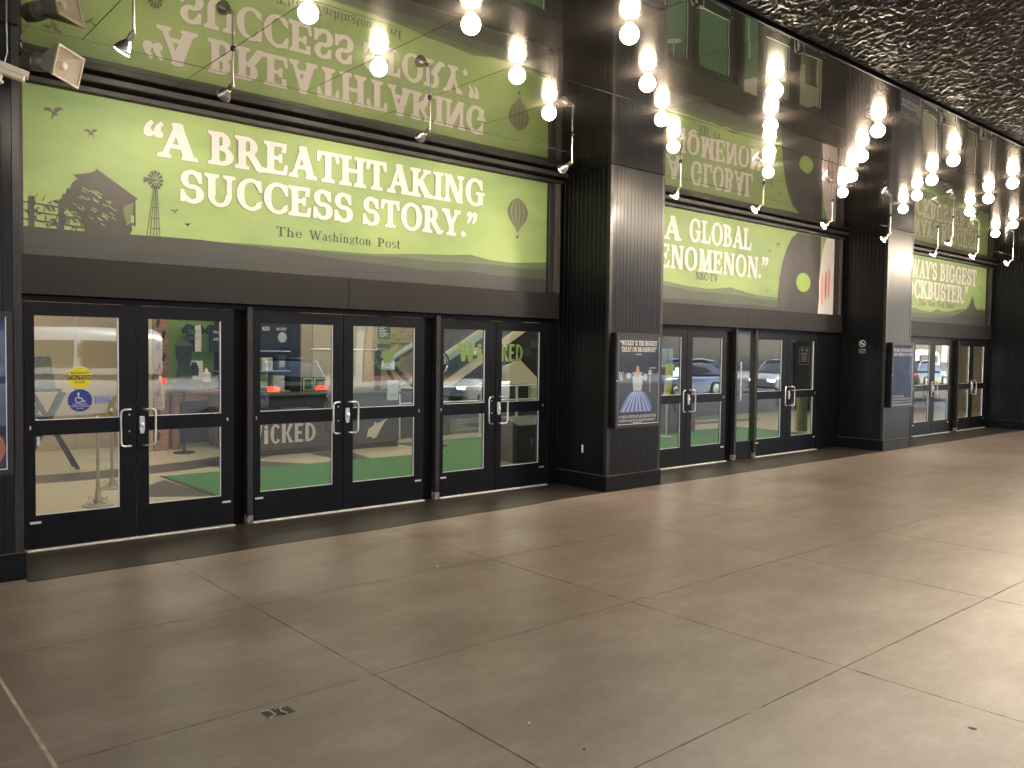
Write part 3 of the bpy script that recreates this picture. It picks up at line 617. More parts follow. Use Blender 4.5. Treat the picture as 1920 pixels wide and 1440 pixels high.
for k in range(60):
    x = rd.uniform(1.52, 2.0); z = rd.uniform(2.74, 2.99-.1*(x-1.5)); a = rd.uniform(.4, 2.7); L_ = rd.uniform(.04, .09)
    lay(m, [(x-.005, z), (x+.005, z), (x+L_*.5*math.cos(a)+.006, z+L_*.6), (x+L_*math.cos(a), z+L_*.75*math.sin(a))], BY-.0051-.00003*k)
m.build('crop_print', taupe_print, t)
def balloon_pts(k): return [(6.985+k*.185*a, 3.50+.185*b) for a, b in ((0, .95), (.3, .85), (.65, .6), (.9, .2), (.92, -.1), (.75, -.5), (.45, -.85), (.16, -1.15), (.12, -1.3), (0, -1.3))]
m = MB(); lay(m, balloon_pts(1)+balloon_pts(-1)[::-1], BY-.0020); m.build('balloon_print', mat('balloon_print', (.13, .13, .08), .5), t)
m = MB()
for k in (-.62, -.2, .2, .62):
    A = balloon_pts(k-.07); B = balloon_pts(k+.07); lay(m, A+B[::-1], BY-.0026)
m.build('balloon_stripe_print', mat('balloon_stripe', (.2, .23, .12), .5), t)
m = MB(); lay(m, [(6.965, 3.175), (7.0, 3.175), (7.0, 3.205), (6.965, 3.205)], BY-.002)
for x in (6.962, 6.985, 7.004): lay(m, [(x, 3.2), (x+.003, 3.2), (x+.003, 3.26), (x, 3.26)], BY-.0024)
m.build('basket_print', taupe_print, t)
for BA in ((1.745, 3.715, .085, BY-.002), (2.045, 3.60, .062, BY-.002, -1, -.35), (2.755, 3.005, .042, BY-.002, -1, -.3), (2.87, 2.895, .03, BY-.002),):
    m = MB(); bird(m, *BA); m.build('bird_print', mat('bird_print', (.12, .105, .075), .5), t)
m.build('bird_print', mat('bird_print', (.12, .105, .075), .5), t)

t = banner(1, 'green banner quoting a global phenomenon with tall black silhouette', [
    ('“', 9.05, 9.32, 3.42, .34), ('A', 9.86, 10.27, 3.46, .33), ('GLOBAL', 10.47, 12.15, 3.48, .335), ('PHENOMENON.', 9.16, 12.46, 3.035, .335), ('”', 12.47, 12.68, 3.05, .34)],
    [('NBC-TV', 10.66, 11.24, 2.90, .11)])
u = 8.93
m = MB(); lay(m, [(u, 2.55), (13.4, 2.55), (13.4, 2.73), (12.6, 2.74), (12.2, 2.76), (11.6, 2.83), (11.0, 2.77), (10.4, 2.79), (9.87, 2.83), (u, 2.87)], BY-.001); m.build('hill_print', hill_light, t)
m = MB(); lay(m, [(u, 2.55), (13.4, 2.55), (13.4, 2.67), (12.5, 2.68), (11.9, 2.71), (11.3, 2.72), (10.7, 2.71), (10.2, 2.75), (9.8, 2.76), (u, 2.79)], BY-.002); m.build('hill_print', hill_mid, t)
m = MB(); lay(m, [(u, 2.512), (13.4, 2.512), (13.4, 2.55), (12.2, 2.58), (11.5, 2.56), (10.8, 2.585), (9.9, 2.575), (u, 2.62)], BY-.003); m.build('hill_print', hill_dark, t)
for BA in ((12.98, 3.64, .075, BY-.002, -1, -.4), (12.72, 3.51, .055, BY-.002, 1, .2), (12.68, 2.82, .045, BY-.002, 1, .3),):
    m = MB(); bird(m, *BA); m.build('bird_print', mat('bird_print', (.12, .105, .075), .5), t)
# plain stand-in artwork: a rounded dark block, a green wedge and a pale curve with pink bands
m = MB(); lay(m, [(12.98, 2.512), (14.40, 2.512), (14.40, 3.92), (13.60, 3.92), (13.40, 3.80), (13.24, 3.60), (13.12, 3.36), (13.05, 3.10), (13.0, 2.80)], BY-.0045); m.build('dark_shape_print', mat('dark_shape', (.05, .045, .045), .5, var=.3, vscale=1.5), t)
m = MB(); lay(m, [(13.82+.24*math.cos(k*.2618), 3.05+.17*math.sin(k*.2618)) for k in range(24)], BY-.0055); m.build('green_shape_print', leaf_green, t)
m = MB(); lay(m, [(14.895, 2.512), (14.34, 2.512), (14.38, 2.8), (14.36, 3.1), (14.40, 3.4), (14.48, 3.7), (14.60, 3.92), (14.895, 3.92)], BY-.0060); m.build('pale_shape_print', white_print, t)
for k, (a, b, c, d, mt) in enumerate([(14.42, 14.53, 2.66, 3.26, pink_print), (14.56, 14.64, 2.76, 3.32, rose_print), (14.67, 14.77, 2.80, 3.38, pink_print)]):
    m = MB(); n = 12; lay(m, [(a+(b-a)*.5+(b-a)*.5*math.cos(q), (c+d)/2+(d-c)/2*math.sin(q)) for q in [2*math.pi*i/n for i in range(n)]], BY-.007-.0005*k); m.build('band_print', mt, t)

t = banner(2, 'green banner quoting the biggest blockbuster with dark city skyline', [
    ('“', 16.42, 16.66, 3.44, .34), ('BROADWAY’S', 16.70, 19.45, 3.46, .36), ('BIGGEST', 19.62, 21.72, 3.46, .37), ('BLOCKBUSTER.', 17.35, 21.02, 3.02, .37), ('”', 21.04, 21.24, 3.05, .36)],
    [('The', 18.58, 18.95, 2.86, .13), ('New', 19.07, 19.42, 2.86, .13), ('York', 19.53, 19.91, 2.86, .13), ('Times', 19.98, 20.48, 2.86, .13)])
u, v = 16.37, 22.34
m = MB(); lay(m, [(u, 2.55), (v, 2.55), (v, 2.78), (21.2, 2.84), (20.8, 2.87), (20.3, 2.80), (19.9, 2.77), (19.55, 2.82), (19.2, 2.74), (18.7, 2.76), (18.4, 2.80), (17.6, 2.72), (u, 2.74)], BY-.001); m.build('hill_print', hill_light, t)
m = MB(); lay(m, [(u, 2.55), (v, 2.55), (v, 2.72), (20.8, 2.72), (20.0, 2.70), (19.2, 2.69), (18.3, 2.70), (u, 2.68)], BY-.002); m.build('hill_print', hill_mid, t)
m = MB(); lay(m, [(u, 2.512), (v, 2.512), (v, 2.84), (22.15, 2.80), (21.6, 2.84), (21.1, 2.84), (20.75, 2.76), (20.3, 2.66), (19.4, 2.60), (u, 2.62)], BY-.003); m.build('hill_print', hill_dark, t)
m = MB(); rd = random.Random(3)
for k in range(34):
    x = 21.0+1.3*k/33; h = .05+.30*math.exp(-((x-21.5)/.16)**2)+rd.uniform(0, .07); w_ = rd.uniform(.016, .03)
    lay(m, [(x-w_, 2.75), (x+w_, 2.75), (x+w_, 2.80+h*.7), (x, 2.82+h*1.1), (x-w_, 2.80+h*.7)], BY-.0036-.0001*(k % 8))
m.build('skyline_print', mat('skyline', (.06, .075, .05), .5), t)
for BA in ((21.98, 3.42, .06, BY-.002, -1),):
    m = MB(); bird(m, *BA); m.build('bird_print', mat('bird_print', (.12, .105, .075), .5), t)

# ------------------------------------------------------------------ doors
WORDS = ['leftmost', 'second', 'third', 'fourth', 'fifth', 'sixth']
leaf_notes = [['with a yellow caution disc and blue wheelchair disc on its glass', 'beside the caution door, showing the wooden table inside', 'showing the dark shop shelves and lettered counter', 'with a round green emblem on its upper glass', 'beside the second mullion with the start of green lettering', 'next to the poster column with green lettering on its glass'],
              ['next to the gown poster with yellow banner behind', 'beside the narrow side light of the second entrance', 'right of the narrow side light of the second entrance', 'with a small white access notice on its dark upper glass'],
              ['next to the second poster column at the third entrance', 'left of the mullion at the third entrance', 'right of the mullion at the third entrance', 'of the third entrance nearest the far right wall']]
def door(bi, k, x0, x1, g0, g1):
    left = k % 2 == 0; out = x0 if left else x1; mt = x1 if left else x0
    d = thing('glass_door', f'black framed glass door {leaf_notes[bi][k]}', 'door', ((x0+x1)/2, .02, .02), 'glass entrance doors')
    zb, z1, z2, z3, zt = .02, .305, .985, 1.115, 2.005
    m = MB(); m.box(x0, g0, 0, .045, zb, 2.12); m.box(g1, x1, 0, .045, zb, 2.12)
    for a, b in ((zb, z1), (z2, z3), (zt, 2.12)): m.box(g0, g1, .0006, .0444, a, b)
    m.build('door_frame', frame_black, d, bevel=.0)
    MB().box(g0, g1, .018, .026, z1, z2).build('lower_pane', pane_glass, d)
    MB().box(g0, g1, .018, .026, z3, zt).build('upper_pane', pane_glass, d)
    m = MB()
    for a, b in ((z1, z2), (z3, zt)):
        m.box(g1-.009, g1-.0005, .004, .017, a+.001, b-.001); m.box(g0+.001, g1-.010, .004, .017, a+.0005, a+.006)
    m.build('glazing_bead', bright_steel, d)
    s = -1 if left else 1; xm = mt+s*.055; xg = mt+s*.145
    def cv(z, e): return [(xm, .0, z), (xm, -.035, z), (xm+s*.02, -.052, z), (xg-s*.03, -.060, z), (xg-s*.008, -.062, z-e*.010), (xg, -.062, z-e*.035)]
    if not left: xm = mt+.05
    MB().tube(cv(1.185, 1)+cv(.855, -1)[::-1], .0105, 10).build('pull_handle', satin_steel, d)
    if left:
        for z in (1.135, .985): MB().lathe([(.0075, 0), (.0075, .004), (.004, .006)], (xm, .0, z), (0, -1, 0), 10).build('screw', bright_steel, d)
    else:
        m = MB(); xc = xm-.01; m.prism([(xc-.018, .96), (xc+.018, .96), (xc+.026, 1.02), (xc+.022, 1.12), (xc-.022, 1.12), (xc-.026, 1.02)], -.022, -.0005); lk = m.build('lock_case', zinc, d, bevel=.004)
        m = MB(); m.lathe([(.02, 0), (.02, .012), (.012, .016)], (xc, -.0225, 1.04), (0, -1, 0), 12); m.build('lock_cylinder', bright_steel, lk)
    xo = (out+g0)/2 if left else (out+g1)/2
    for z in (1.045, 1.062): MB().lathe([(.007, 0), (.007, .004), (.004, .006)], (xo, .0, z), (0, -1, 0), 10).build('screw', bright_steel, d)
    a = out+.03 if left else out-.115
    MB().box(a, a+.085, -.002, -.0004, .235, .255).build('maker_plate', bright_steel, d)
    # interior push bar
    MB().tube([(g0-.01, .045, 1.05), (g0+.02, .10, 1.05), (g1-.02, .10, 1.05), (g1+.01, .045, 1.05)], .014, 8).build('push_bar', nickel, d)
    return d
DOORS = [[door(bi, k, *L_) for k, L_ in enumerate(row)] for bi, row in enumerate(LEAVES)]
PY = .0165
def disc2(cx, cz, r, n=40, y=PY): return [(cx+r*math.cos(2*math.pi*k/n), y, cz+r*math.sin(2*math.pi*k/n)) for k in range(n)]
d = DOORS[0][0]
st = MB(); st.poly(disc2(1.938, 1.475, .098)); st = st.build('caution_sticker', yellow_vinyl, d, label='round yellow automatic door caution sticker')
MB().box(1.842, 2.034, PY-.0012, PY-.0006, 1.457, 1.496).build('caution_band', black_print, st)
m = MB(); sans_mesh('AUTOMATIC', 1.862, 2.014, 1.505, .022, PY-.0016, m); sans_mesh('DOOR', 1.897, 1.979, 1.425, .022, PY-.0016, m); sans_mesh('-----', 1.92, 1.955, 1.548, .004, PY-.0016, m); m.build('lettering', black_print, st)
m = MB(); sans_mesh('CAUTION', 1.847, 2.029, 1.463, .027, PY-.0018, m); m.build('lettering', mat('caution_yellow', (.85, .78, .25), .4), st)
st = MB(); st.poly(disc2(1.938, 1.275, .098)); st = st.build('access_sticker', blue_vinyl, d, label='round blue wheelchair sticker')
m = MB(); y = PY-.0012
m.poly(disc2(1.925, 1.334, .010, 12, y))
m.add([(x, y, z) for x, z in [(1.919, 1.322), (1.930, 1.322), (1.932, 1.300), (1.955, 1.300), (1.955, 1.292), (1.921, 1.292)]], [(0, 1, 2, 3, 4, 5)])
m.add([(x, y-.0002, z) for x, z in [(1.946, 1.296), (1.955, 1.296), (1.968, 1.270), (1.980, 1.274), (1.981, 1.266), (1.964, 1.260)]], [(0, 1, 2, 3, 4, 5)])
ar = [(1.928+r*math.cos(R(a)), 1.283+r*math.sin(R(a))) for r, rng in ((.030, range(130, 346, 12)), (.023, range(342, 129, -12))) for a in rng]
m.add([(x, y-.0004, z) for x, z in ar], [tuple(range(len(ar)))]); m.build('wheelchair_symbol', white_vinyl, st)
m = MB(); sans_mesh('LOW ENERGY', 1.878, 1.998, 1.238, .012, y, m); sans_mesh('POWER OPERATED', 1.855, 2.021, 1.219, .012, y, m); sans_mesh('DOOR', 1.91, 1.966, 1.199, .012, y, m); m.build('lettering', white_vinyl, st)
st = MB().box(2.055, 2.178, PY-.0006, PY, 1.245, 1.305).build('switch_sticker', label_blue, d, label='small blue sticker about the door switch')
m = MB(); sans_mesh('ACTIVATE', 2.065, 2.168, 1.287, .0135, y, m); sans_mesh('SWITCH TO', 2.063, 2.170, 1.268, .0135, y, m); sans_mesh('OPERATE', 2.070, 2.163, 1.249, .0135, y, m); m.build('lettering', white_vinyl, st)
m = MB(); m.box(1.60, 1.622, .012, .0165, .90, .975); m.build('paper_tag', white_vinyl, d)
# lettering and emblem cut from green film, on the glass
def cond(ch):
    return {'W': [[(0, 1), (.2, 1), (.25, .3), (.33, 1), (.47, 1), (.55, .3), (.6, 1), (.8, 1), (.66, 0), (.48, 0), (.4, .5), (.32, 0), (.14, 0)]], 'I': [[(0, 0), (.22, 0), (.22, .74), (0, .74)], _disc(.11, .88, .11, 10)],
            'C': [_arc(.3, .5, .3, .52, 40, 320, .2, .12)], 'K': [[(0, 0), (.22, 0), (.22, 1), (0, 1)], [(.23, .42), (.42, 1), (.66, 1), (.38, .5), (.66, 0), (.42, 0), (.23, .56)]], 'E': [[(0, 0), (.5, 0), (.5, .14), (.2, .14), (.2, .44), (.42, .44), (.42, .58), (.2, .58), (.2, .86), (.5, .86), (.5, 1), (0, 1)]],
            'D': [[(0, 0), (.2, 0), (.2, 1), (0, 1)], _arc(.18, .5, .44, .5, -90, 90, .2, .13)]}[ch], {'W': .86, 'I': .3, 'C': .6, 'K': .7, 'E': .58, 'D': .68}[ch]
def cond_word(mb, txt, x0, x1, z0, h, y):
    x = 0; ps = []
    for ch in txt:
        p, a = cond(ch); ps += [[(q+x, r) for q, r in pp] for pp in p]; x += a+.05
    k = (x1-x0)/(x-.05)
    for i, p in enumerate(ps): mb.poly([(x0+q*k, y-(i % 9)*.0002, z0+r*h) for q, r in p])
m = MB(); cond_word(m, 'WI', 6.08, 6.46, 1.62, .22, PY); m.build('green_lettering', green_vinyl, DOORS[0][4])
m = MB(); cond_word(m, 'KED', 6.75, 7.115, 1.62, .22, PY); m.build('green_lettering', green_vinyl, DOORS[0][5])
m = MB()
for k in range(20):
    if k in (1, 2, 16): continue
    a0, a1 = R(18*k+1.5), R(18*k+16.5); P = [(5.09+r*math.cos(a), 1.72+r*math.sin(a)) for r, a in ((.205, a0), (.205, a1), (.175, a1), (.175, a0))]
    for i in range(4):
        p, q = Vector(P[i]), Vector(P[(i+1) % 4]); n = (q-p).orthogonal().normalized()*.0025; m.poly([(a.x, PY-.0002*i, a.y) for a in (p-n, q-n, q+n, p+n)])
m.poly([(5.09+a, PY-.001, 1.70+b) for a, b in ((-.10, -.02), (-.02, -.10), (.06, -.06), (.09, .02), (.16, .14), (.05, .08), (0, .03), (-.06, .05))]); m.build('round_emblem', green_vinyl, DOORS[0][3])
# notices
def notice(dd, x0, x1, z0, z1, rows, mm=white_vinyl, y=.03):
    o = MB().box(x0, x1, y, y+.002, z0, z1).build('paper_notice', mm, dd); n = MB(); h = (z1-z0)/(rows*2+1)
    for r in range(rows): n.box(x0+.02, x1-.02-random.uniform(0, .3)*(x1-x0), y-.001, y-.0002, z1-h*(2*r+2), z1-h*(2*r+1.2))
    n.build('printed_line', taupe_print, o)
notice(DOORS[0][3], 5.02, 5.19, 1.53, 1.63, 4); notice(DOORS[0][4], 6.12, 6.40, 1.70, 1.79, 4)
lh = MB().box(5.10, 5.245, .03, .055, 1.18, 1.41).build('reflection_plate', mat('reflection_blue', (.42, .55, .64), .3), DOORS[0][3], bevel=.008)  # bluish plate modelled in place of a reflection on this glass
for z in (1.34, 1.22): MB().box(5.12, 5.225, .0275, .0296, z, z+.045).build('reflection_patch', tan_wall, lh)
d = DOORS[1][3]; m = MB()
for a, b, c, e in ((13.78, 14.10, 1.876, 1.88), (13.78, 14.10, 1.575, 1.579), (13.78, 13.784, 1.575, 1.88), (14.096, 14.10, 1.575, 1.88)): m.box(a, b, PY-.001, PY, c, e)
for r, wv in enumerate((.22, .2, .16, .2, .18, .2)): m.box(13.94-wv/2, 13.94+wv/2, PY-.001, PY, 1.78-.03*r, 1.787-.03*r)
m.poly(disc2(13.87, 1.835, .02, 12)); m.poly(disc2(14.02, 1.835, .02, 12)); m.build('access_notice', mat('grey_film', (.2, .2, .2), .5), d)

# ------------------------------------------------------------------ poster cases on the columns
def poster_case(x0, x1, z0, z1, label, name='poster_case'):
    c = thing(name, label, 'poster case', ((x0+x1)/2, CF, z0), 'lit poster cases on the columns'); y = CF
    MB().box(x0, x1, y-.095, y-.015, z0, z1).build('cabinet', frame_black, c, bevel=.006)
    w = .045; m = MB(); m.box(x0+.006, x1-.006, y-.112, y-.096, z1-w, z1-.004); m.box(x0+.006, x1-.006, y-.112, y-.096, z0+.004, z0+w); m.box(x0+.006, x0+w, y-.112, y-.096, z0+w, z1-w); m.box(x1-w, x1-.006, y-.112, y-.096, z0+w, z1-w)
    m.build('case_frame', trim_black, c); 
    m = MB(); a, b, e, f = x0+w, x1-w, z0+w, z1-w
    m.box(a, a+.006, y-.108, y-.097, e, f); m.box(b-.006, b, y-.108, y-.097, e, f); m.box(a+.006, b-.006, y-.108, y-.097, e, e+.006); m.build('inner_bead', bright_steel, c)
    MB().box(a+.006, b-.006, y-.106, y-.102, e+.006, f).build('case_glass', poster_glass, c)
    MB().lathe([(.008, 0), (.008, .004)], (x0+.02, y-.1125, (z0+z1)/2), (0, -1, 0), 10).build('case_lock', bright_steel, c)
    return c, (a+.006, b-.006, e+.006, f)
c, (a, b, e, f) = poster_case(7.765, 8.655, .80, 2.0, 'poster case on the first wide column with blue gown poster')
pp = MB().box(a, b, CF-.0975, CF-.096, e, f).build('poster', poster_navy, c, label='dark poster with white title and a blue gown')
y = CF-.0982
def pl(name, mt, polys, dy=0):
    m = MB()
    for i, p in enumerate(polys): m.poly([(X, y-dy-.00005*i, Z) for X, Z in p])
    return m.build(name, mt, pp)
for tx, a_, b_, z_, h_ in (('“‘WICKED’ IS THE BIGGEST', 7.85, 8.565, 1.845, .058), ('TREAT ON BROADWAY!”', 7.875, 8.555, 1.765, .058), ('“A TRULY SPECTACULAR PRODUCTION!', 7.84, 8.57, .925, .034), ('it will wow even the most jaded theatregoer.”', 7.85, 8.56, .88, .034)):
    m = MB(); serif_line(m, tx, a_, b_, z_, h_, y, step=.00004, bx=.025); m.build('lettering', white_print, pp)
for a_, b_, z_ in ((8.15, 8.26, 1.727), (8.11, 8.29, .860), (8.42, 8.55, 1.554)): MB().box(a_, b_, y-.0004, y, z_, z_+.008).build('small_print_line', white_print, pp)
rd = random.Random(8)
pl('gown_print', gown_blue, [[(7.86, 1.0), (8.46, 1.0), (8.48, 1.05), (8.42, 1.15), (8.34, 1.24), (8.25, 1.27), (8.13, 1.27), (8.02, 1.22), (7.93, 1.12)]])
pl('fold_print', gown_pale, [[(q, 1.01), (q+.035, 1.0), (q*.35+8.19*.65+.02, 1.25), (q*.35+8.19*.65, 1.26)] for q in (7.9, 7.99, 8.07, 8.16, 8.24, 8.33, 8.41)], .0002)
pl('fold_print', gown_deep, [[(q, 1.02), (q+.02, 1.02), (q*.45+8.19*.55+.012, 1.2), (q*.45+8.19*.55, 1.2)] for q in (7.95, 8.04, 8.12, 8.2, 8.29, 8.38)], .0005)
pl('bodice_print', silver_print, [[(8.11, 1.27), (8.27, 1.27), (8.30, 1.45), (8.25, 1.47), (8.19, 1.44), (8.13, 1.47), (8.09, 1.45)]], .0008)
pl('sleeve_print', gown_pale, [[(8.02+.05*math.cos(q), 1.46+.04*math.sin(q)) for q in [k*.7 for k in range(9)]]], .001)
pl('sleeve_print', gown_pale, [[(8.34+.04*math.cos(q), 1.44+.045*math.sin(q)) for q in [k*.7 for k in range(9)]]], .001)
pl('dress_form_print', skin_print, [[(8.13, 1.47), (8.19, 1.445), (8.25, 1.47), (8.30, 1.49), (8.22, 1.52), (8.21, 1.58), (8.17, 1.58), (8.16, 1.52), (8.07, 1.49)]], .0013)
pl('star_print', silver_print, [[(8.435+(.055 if k % 2 else .024)*math.cos(k*math.pi/6), 1.50+(.055 if k % 2 else .024)*math.sin(k*math.pi/6)) for k in range(12)], [(8.43, 1.45), (8.44, 1.45), (8.44, 1.25), (8.43, 1.25)]], .0002)
m = MB(); serif_line(m, 'W', 7.83, 7.925, 1.40, .11, y, step=.00004); m.build('lettering', silver_print, pp)
c, (a, b, e, f) = poster_case(15.25, 16.16, .80, 2.0, 'poster case on the far column with blue poster mirroring the street')
pp = MB().box(a, b, CF-.0975, CF-.096, e, f).build('poster', poster_blue, c)
for tx, a_, b_, z_, h_ in (('DRAMA AND ROMANCE', 15.33, 16.08, 1.835, .055), ('AND THRILLS ON SET!', 15.33, 16.08, 1.755, .055), ('A SPECTACULAR', 15.31, 15.8, .99, .03), ('ITS STAGE SENSATION', 15.31, 16.05, .94, .03), ('THE STUNNING PRODUCTION', 15.31, 16.08, .885, .03)):
    m = MB(); serif_line(m, tx, a_, b_, z_, h_, y, step=.00004, bx=.025); m.build('lettering', white_print, pp)
c, (a, b, e, f) = poster_case(.36, 1.255, .80, 2.0, 'poster case on the left edge column cut by the frame')
pp = MB().box(a, b, CF-.0975, CF-.096, e, f).build('poster', poster_blue, c)
m = MB(); m.poly([(1.1+.1*math.cos(q*.5), y, 1.0+.13*math.sin(q*.5)) for q in range(13)]); m.build('printed_shape', mat('coral_print', (.6, .18, .12), .5), pp)

# ------------------------------------------------------------------ no smoking sign, outlets
s = thing('no_smoking_sign', 'white no smoking symbol with small text on the second poster column', 'sign', (15.18, -.45, 1.85))
xx = COLX[2][0]-.002
def side(pts, k=0): return [(xx-.0004*k, p, q) for p, q in pts]
m = MB(); cy0, cz = -.445, 1.975
for h0 in (0, 180): m.add(side([(cy0-r*math.cos(R(a+h0)), cz+r*math.sin(R(a+h0))) for r, rr in ((.062, range(0, 181, 15)), (.05, range(180, -1, -15))) for a in rr]), [tuple(range(26))])
m.poly(side([(cy0+.046, cz+.034), (cy0+.036, cz+.044), (cy0-.046, cz-.034), (cy0-.036, cz-.044)], 1))
m.build('prohibition_ring', white_vinyl, s)
m = MB(); m.poly(side([(cy0+.032, cz-.012), (cy0+.032, cz+.004), (cy0-.03, cz+.004), (cy0-.03, cz-.012)], 2)); m.build('cigarette', white_vinyl, s)
for k, (tx, hw) in enumerate((('No Smoking', .065), ('Within 25 Feet', .075), ('Of Entrance', .062))):
    q = MB(); sans_mesh(tx, -hw, hw, 1.862-.032*k, .02, 0, q); m = MB(); m.add([(xx-.001, cy0-v[0], v[2]) for v in q.v], q.f); m.build('lettering', white_vinyl, s)
o = thing('wall_outlet', 'narrow white outlet cover low on the first poster column side', 'outlet', (7.735, -.46, .5))
m = MB(); m.box(7.726, 7.737, -.475, -.45, .46, .56); m.build('cover', white_vinyl, o, bevel=.002)
m = MB(); m.box(7.727, 7.737, -.449, -.41, .46, .56); m.build('back_plate', frame_black, o)

# ------------------------------------------------------------------ globe bulbs on the ceiling grid
ZB = ZC-.004
def make_globe():
    t = thing('globe_bulb', 'x', 'light bulb', (0, 0, ZB))
    MB().lathe([(.03, 0), (.03, .012), (.021, .016), (.019, .03)], (0, 0, ZB), (0, 0, -1), 16).build('lamp_socket', brass, t)
    m = MB(); m.lathe([(.018, .02), (.024, .028)]+[(.066*math.sin(R(a)), .085-.066*math.cos(R(a))) for a in range(24, 181, 12)], (0, 0, ZB), (0, 0, -1), 18, False); m.build('globe', globe_mat, t)
    return t
proto = make_globe(); spots_k = [(-2, -2.15), (12, -2.15)]
ROWN = {-2.15: 'row nearest the banners', -2.75: 'second row out from the banners', -3.34: 'third row out from the banners', -3.96: 'outer row along the soffit edge'}
cnt = {r: 0 for r in ROWN}; first = True
NUM = ['first', 'second', 'third', 'fourth', 'fifth', 'sixth', 'seventh', 'eighth', 'ninth', 'tenth', 'eleventh', 'twelfth', 'thirteenth', 'fourteenth']
for row in ROWN:
    kk = [k for k in range(-1, 24) if (k % 2 == 0) == (row in (-2.15, -3.34))]
    for k in kk:
        if (k, row) in spots_k: continue
        x = GX0+GP*k
        if row == -2.15 and x < 3 or row == -3.34 and x < 3 or row == -3.96 and x < 4: continue
        o = proto if first else copy_tree(proto); first = False
        o.location = (x+random.uniform(-.006, .006), row+random.uniform(-.006, .006), ZB)
        o['label'] = f'lit round bulb, {NUM[cnt[row]]} from the left in the {ROWN[row]}'; o['group'] = 'round bulbs in a grid on the ceiling'; cnt[row] += 1

# ------------------------------------------------------------------ drop-stem reflector spotlights
def spot(x, y, z, aim, label, w=1., bend=.0):
    t = thing('stem_spotlight', label, 'spotlight', (x, y, ZC), 'reflector spotlights on drop stems')
    MB().lathe([(.022, 0), (.018, .012), (.007, .018)], (x, y, ZC-.004), (0, 0, -1), 14).build('ceiling_rose', trim_black, t)
    MB().tube([(x, y, ZC-.01), (x+bend, y, (ZC+z)/2), (x, y, z)], .0075, 8).build('stem', nickel, t)
    a = Vector(aim).normalized(); p = Vector((x, y, z))
    MB().sphere(p, .014, 10, 6).build('swivel', nickel, t)
    MB().lathe([(.012, 0), (.019, .008), (.019, .062), (.023, .066)], p, a, 14).build('lamp_holder', brass, t)
    q = p+a*.066
    h = MB().lathe([(.021, 0), (.026, .012), (.040, .03), (.052, .055), (.058, .075), (.058, .083)], q, a, 20, False).build('reflector_lamp', nickel, t)
    MB().lathe([(.056, .080), (.05, .087), (.03, .091), (.0005, .093)], q, a, 20, False).build('lamp_face', par_face, h)
    ld = bpy.data.lights.new('spot_beam', 'SPOT'); ld.energy = SPOT_W*w; ld.spot_size = R(125); ld.spot_blend = 1.0; ld.color = (1, .86, .68); ld.shadow_soft_size = .05
    lo = bpy.data.objects.new('spot_beam', ld); COL.objects.link(lo); lo.parent = t; lo.location = q+a*.11-Vector((x, y, ZC)); lo.rotation_euler = a.to_track_quat('-Z', 'Y').to_euler()
GP_ = lambda k: GX0+GP*k
SP = [(-2, -2.15, 3.80, (-.35, .45, -.8), 'brightest spotlight at far left with its lamp face towards us'), (-1, -1.51, 3.81, (-.2, .86, -.47), 'spotlight hanging above the quotation mark of the first banner'),
      (1, -1.53, 3.80, (-.2, .86, -.47), 'spotlight hanging above the middle of the word breathtaking'), (3, -1.53, 3.79, (-.2, .86, -.47), 'spotlight hanging at the right end of the first banner'),
      (5, -1.53, 3.79, (-.1, .50, -.82), 'spotlight hanging in front of the first poster column'), (7, -1.50, 3.81, (-.55, .55, -.55), 'spotlight above the word global of the second banner'),
      (9, -1.50, 3.79, (-.5, .55, -.5), 'spotlight above the tall black silhouette of the second banner'), (11, -1.53, 3.78, (-.3, .60, -.6), 'spotlight just left of the second poster column'),
      (13, -1.53, 3.71, (-.1, .5, -.85), 'spotlight left of centre over the third banner'), (12, -2.15, 3.77, (-.1, .45, -.85), 'spotlight hung forward of the others near the third banner'),
      (15, -1.53, 3.80, (-.45, .55, -.6), 'spotlight above the word biggest of the third banner'), (17, -1.53, 3.80, (-.5, .6, -.5), 'farthest spotlight beside the far right column')]
for i, (k, y, z, aim, lab) in enumerate(SP): spot(GP_(k), y, z, aim, lab, {5: 6., 13: 4.}.get(k, 1.), .005*(-1)**i if i != 0 else 0)

# ------------------------------------------------------------------ horn loudspeaker and security camera at the left
h = thing('horn_loudspeaker', 'cream horn loudspeaker fixed to the left column under the ceiling', 'loudspeaker', (1.33, -.62, 3.92))
mc = [Vector(p) for p in ((1.559, -1.027, 3.971), (1.78, -.82, 3.962), (1.736, -.808, 3.739), (1.518, -1.014, 3.751))]
ctr = sum(mc, Vector())/4; nrm = (mc[1]-mc[0]).cross(mc[3]-mc[0]).normalized()
if nrm.y > 0: nrm = -nrm
thr = ctr-nrm*.19; ux = (mc[1]-mc[0]).normalized(); uz = (mc[0]-mc[3]).normalized()
tc = [thr+ux*a*.045+uz*b*.045 for a, b in ((-1, 1), (1, 1), (1, -1), (-1, -1))]
m = MB(); m.add(mc+tc, [(i, (i+1) % 4, 4+(i+1) % 4, 4+i) for i in range(4)])
mo = [p-nrm*.004 for p in mc]; m.add([p+(p-ctr).normalized()*.006 for p in mo]+[p+(p-thr).normalized()*.006 for p in tc], [(i, 4+i, 4+(i+1) % 4, (i+1) % 4) for i in range(4)]); m.build('bell', cream_plastic, h)
MB().tube(mc+[mc[0], mc[1]], .011, 8).build('bell_rim', cream_plastic, h)
MB().lathe([(.03, 0), (.03, .11), (.022, .118)], ctr-nrm*.14, nrm, 16).build('phase_plug', cream_plastic, h)
MB().lathe([(.02, 0), (.058, .01), (.068, .05), (.07, .10), (.066, .104), (.07, .108), (.064, .17), (.05, .19)], ctr-nrm*.36, nrm, 22).build('driver', mat('grey_cast', (.4, .36, .3), .4, .4), h)
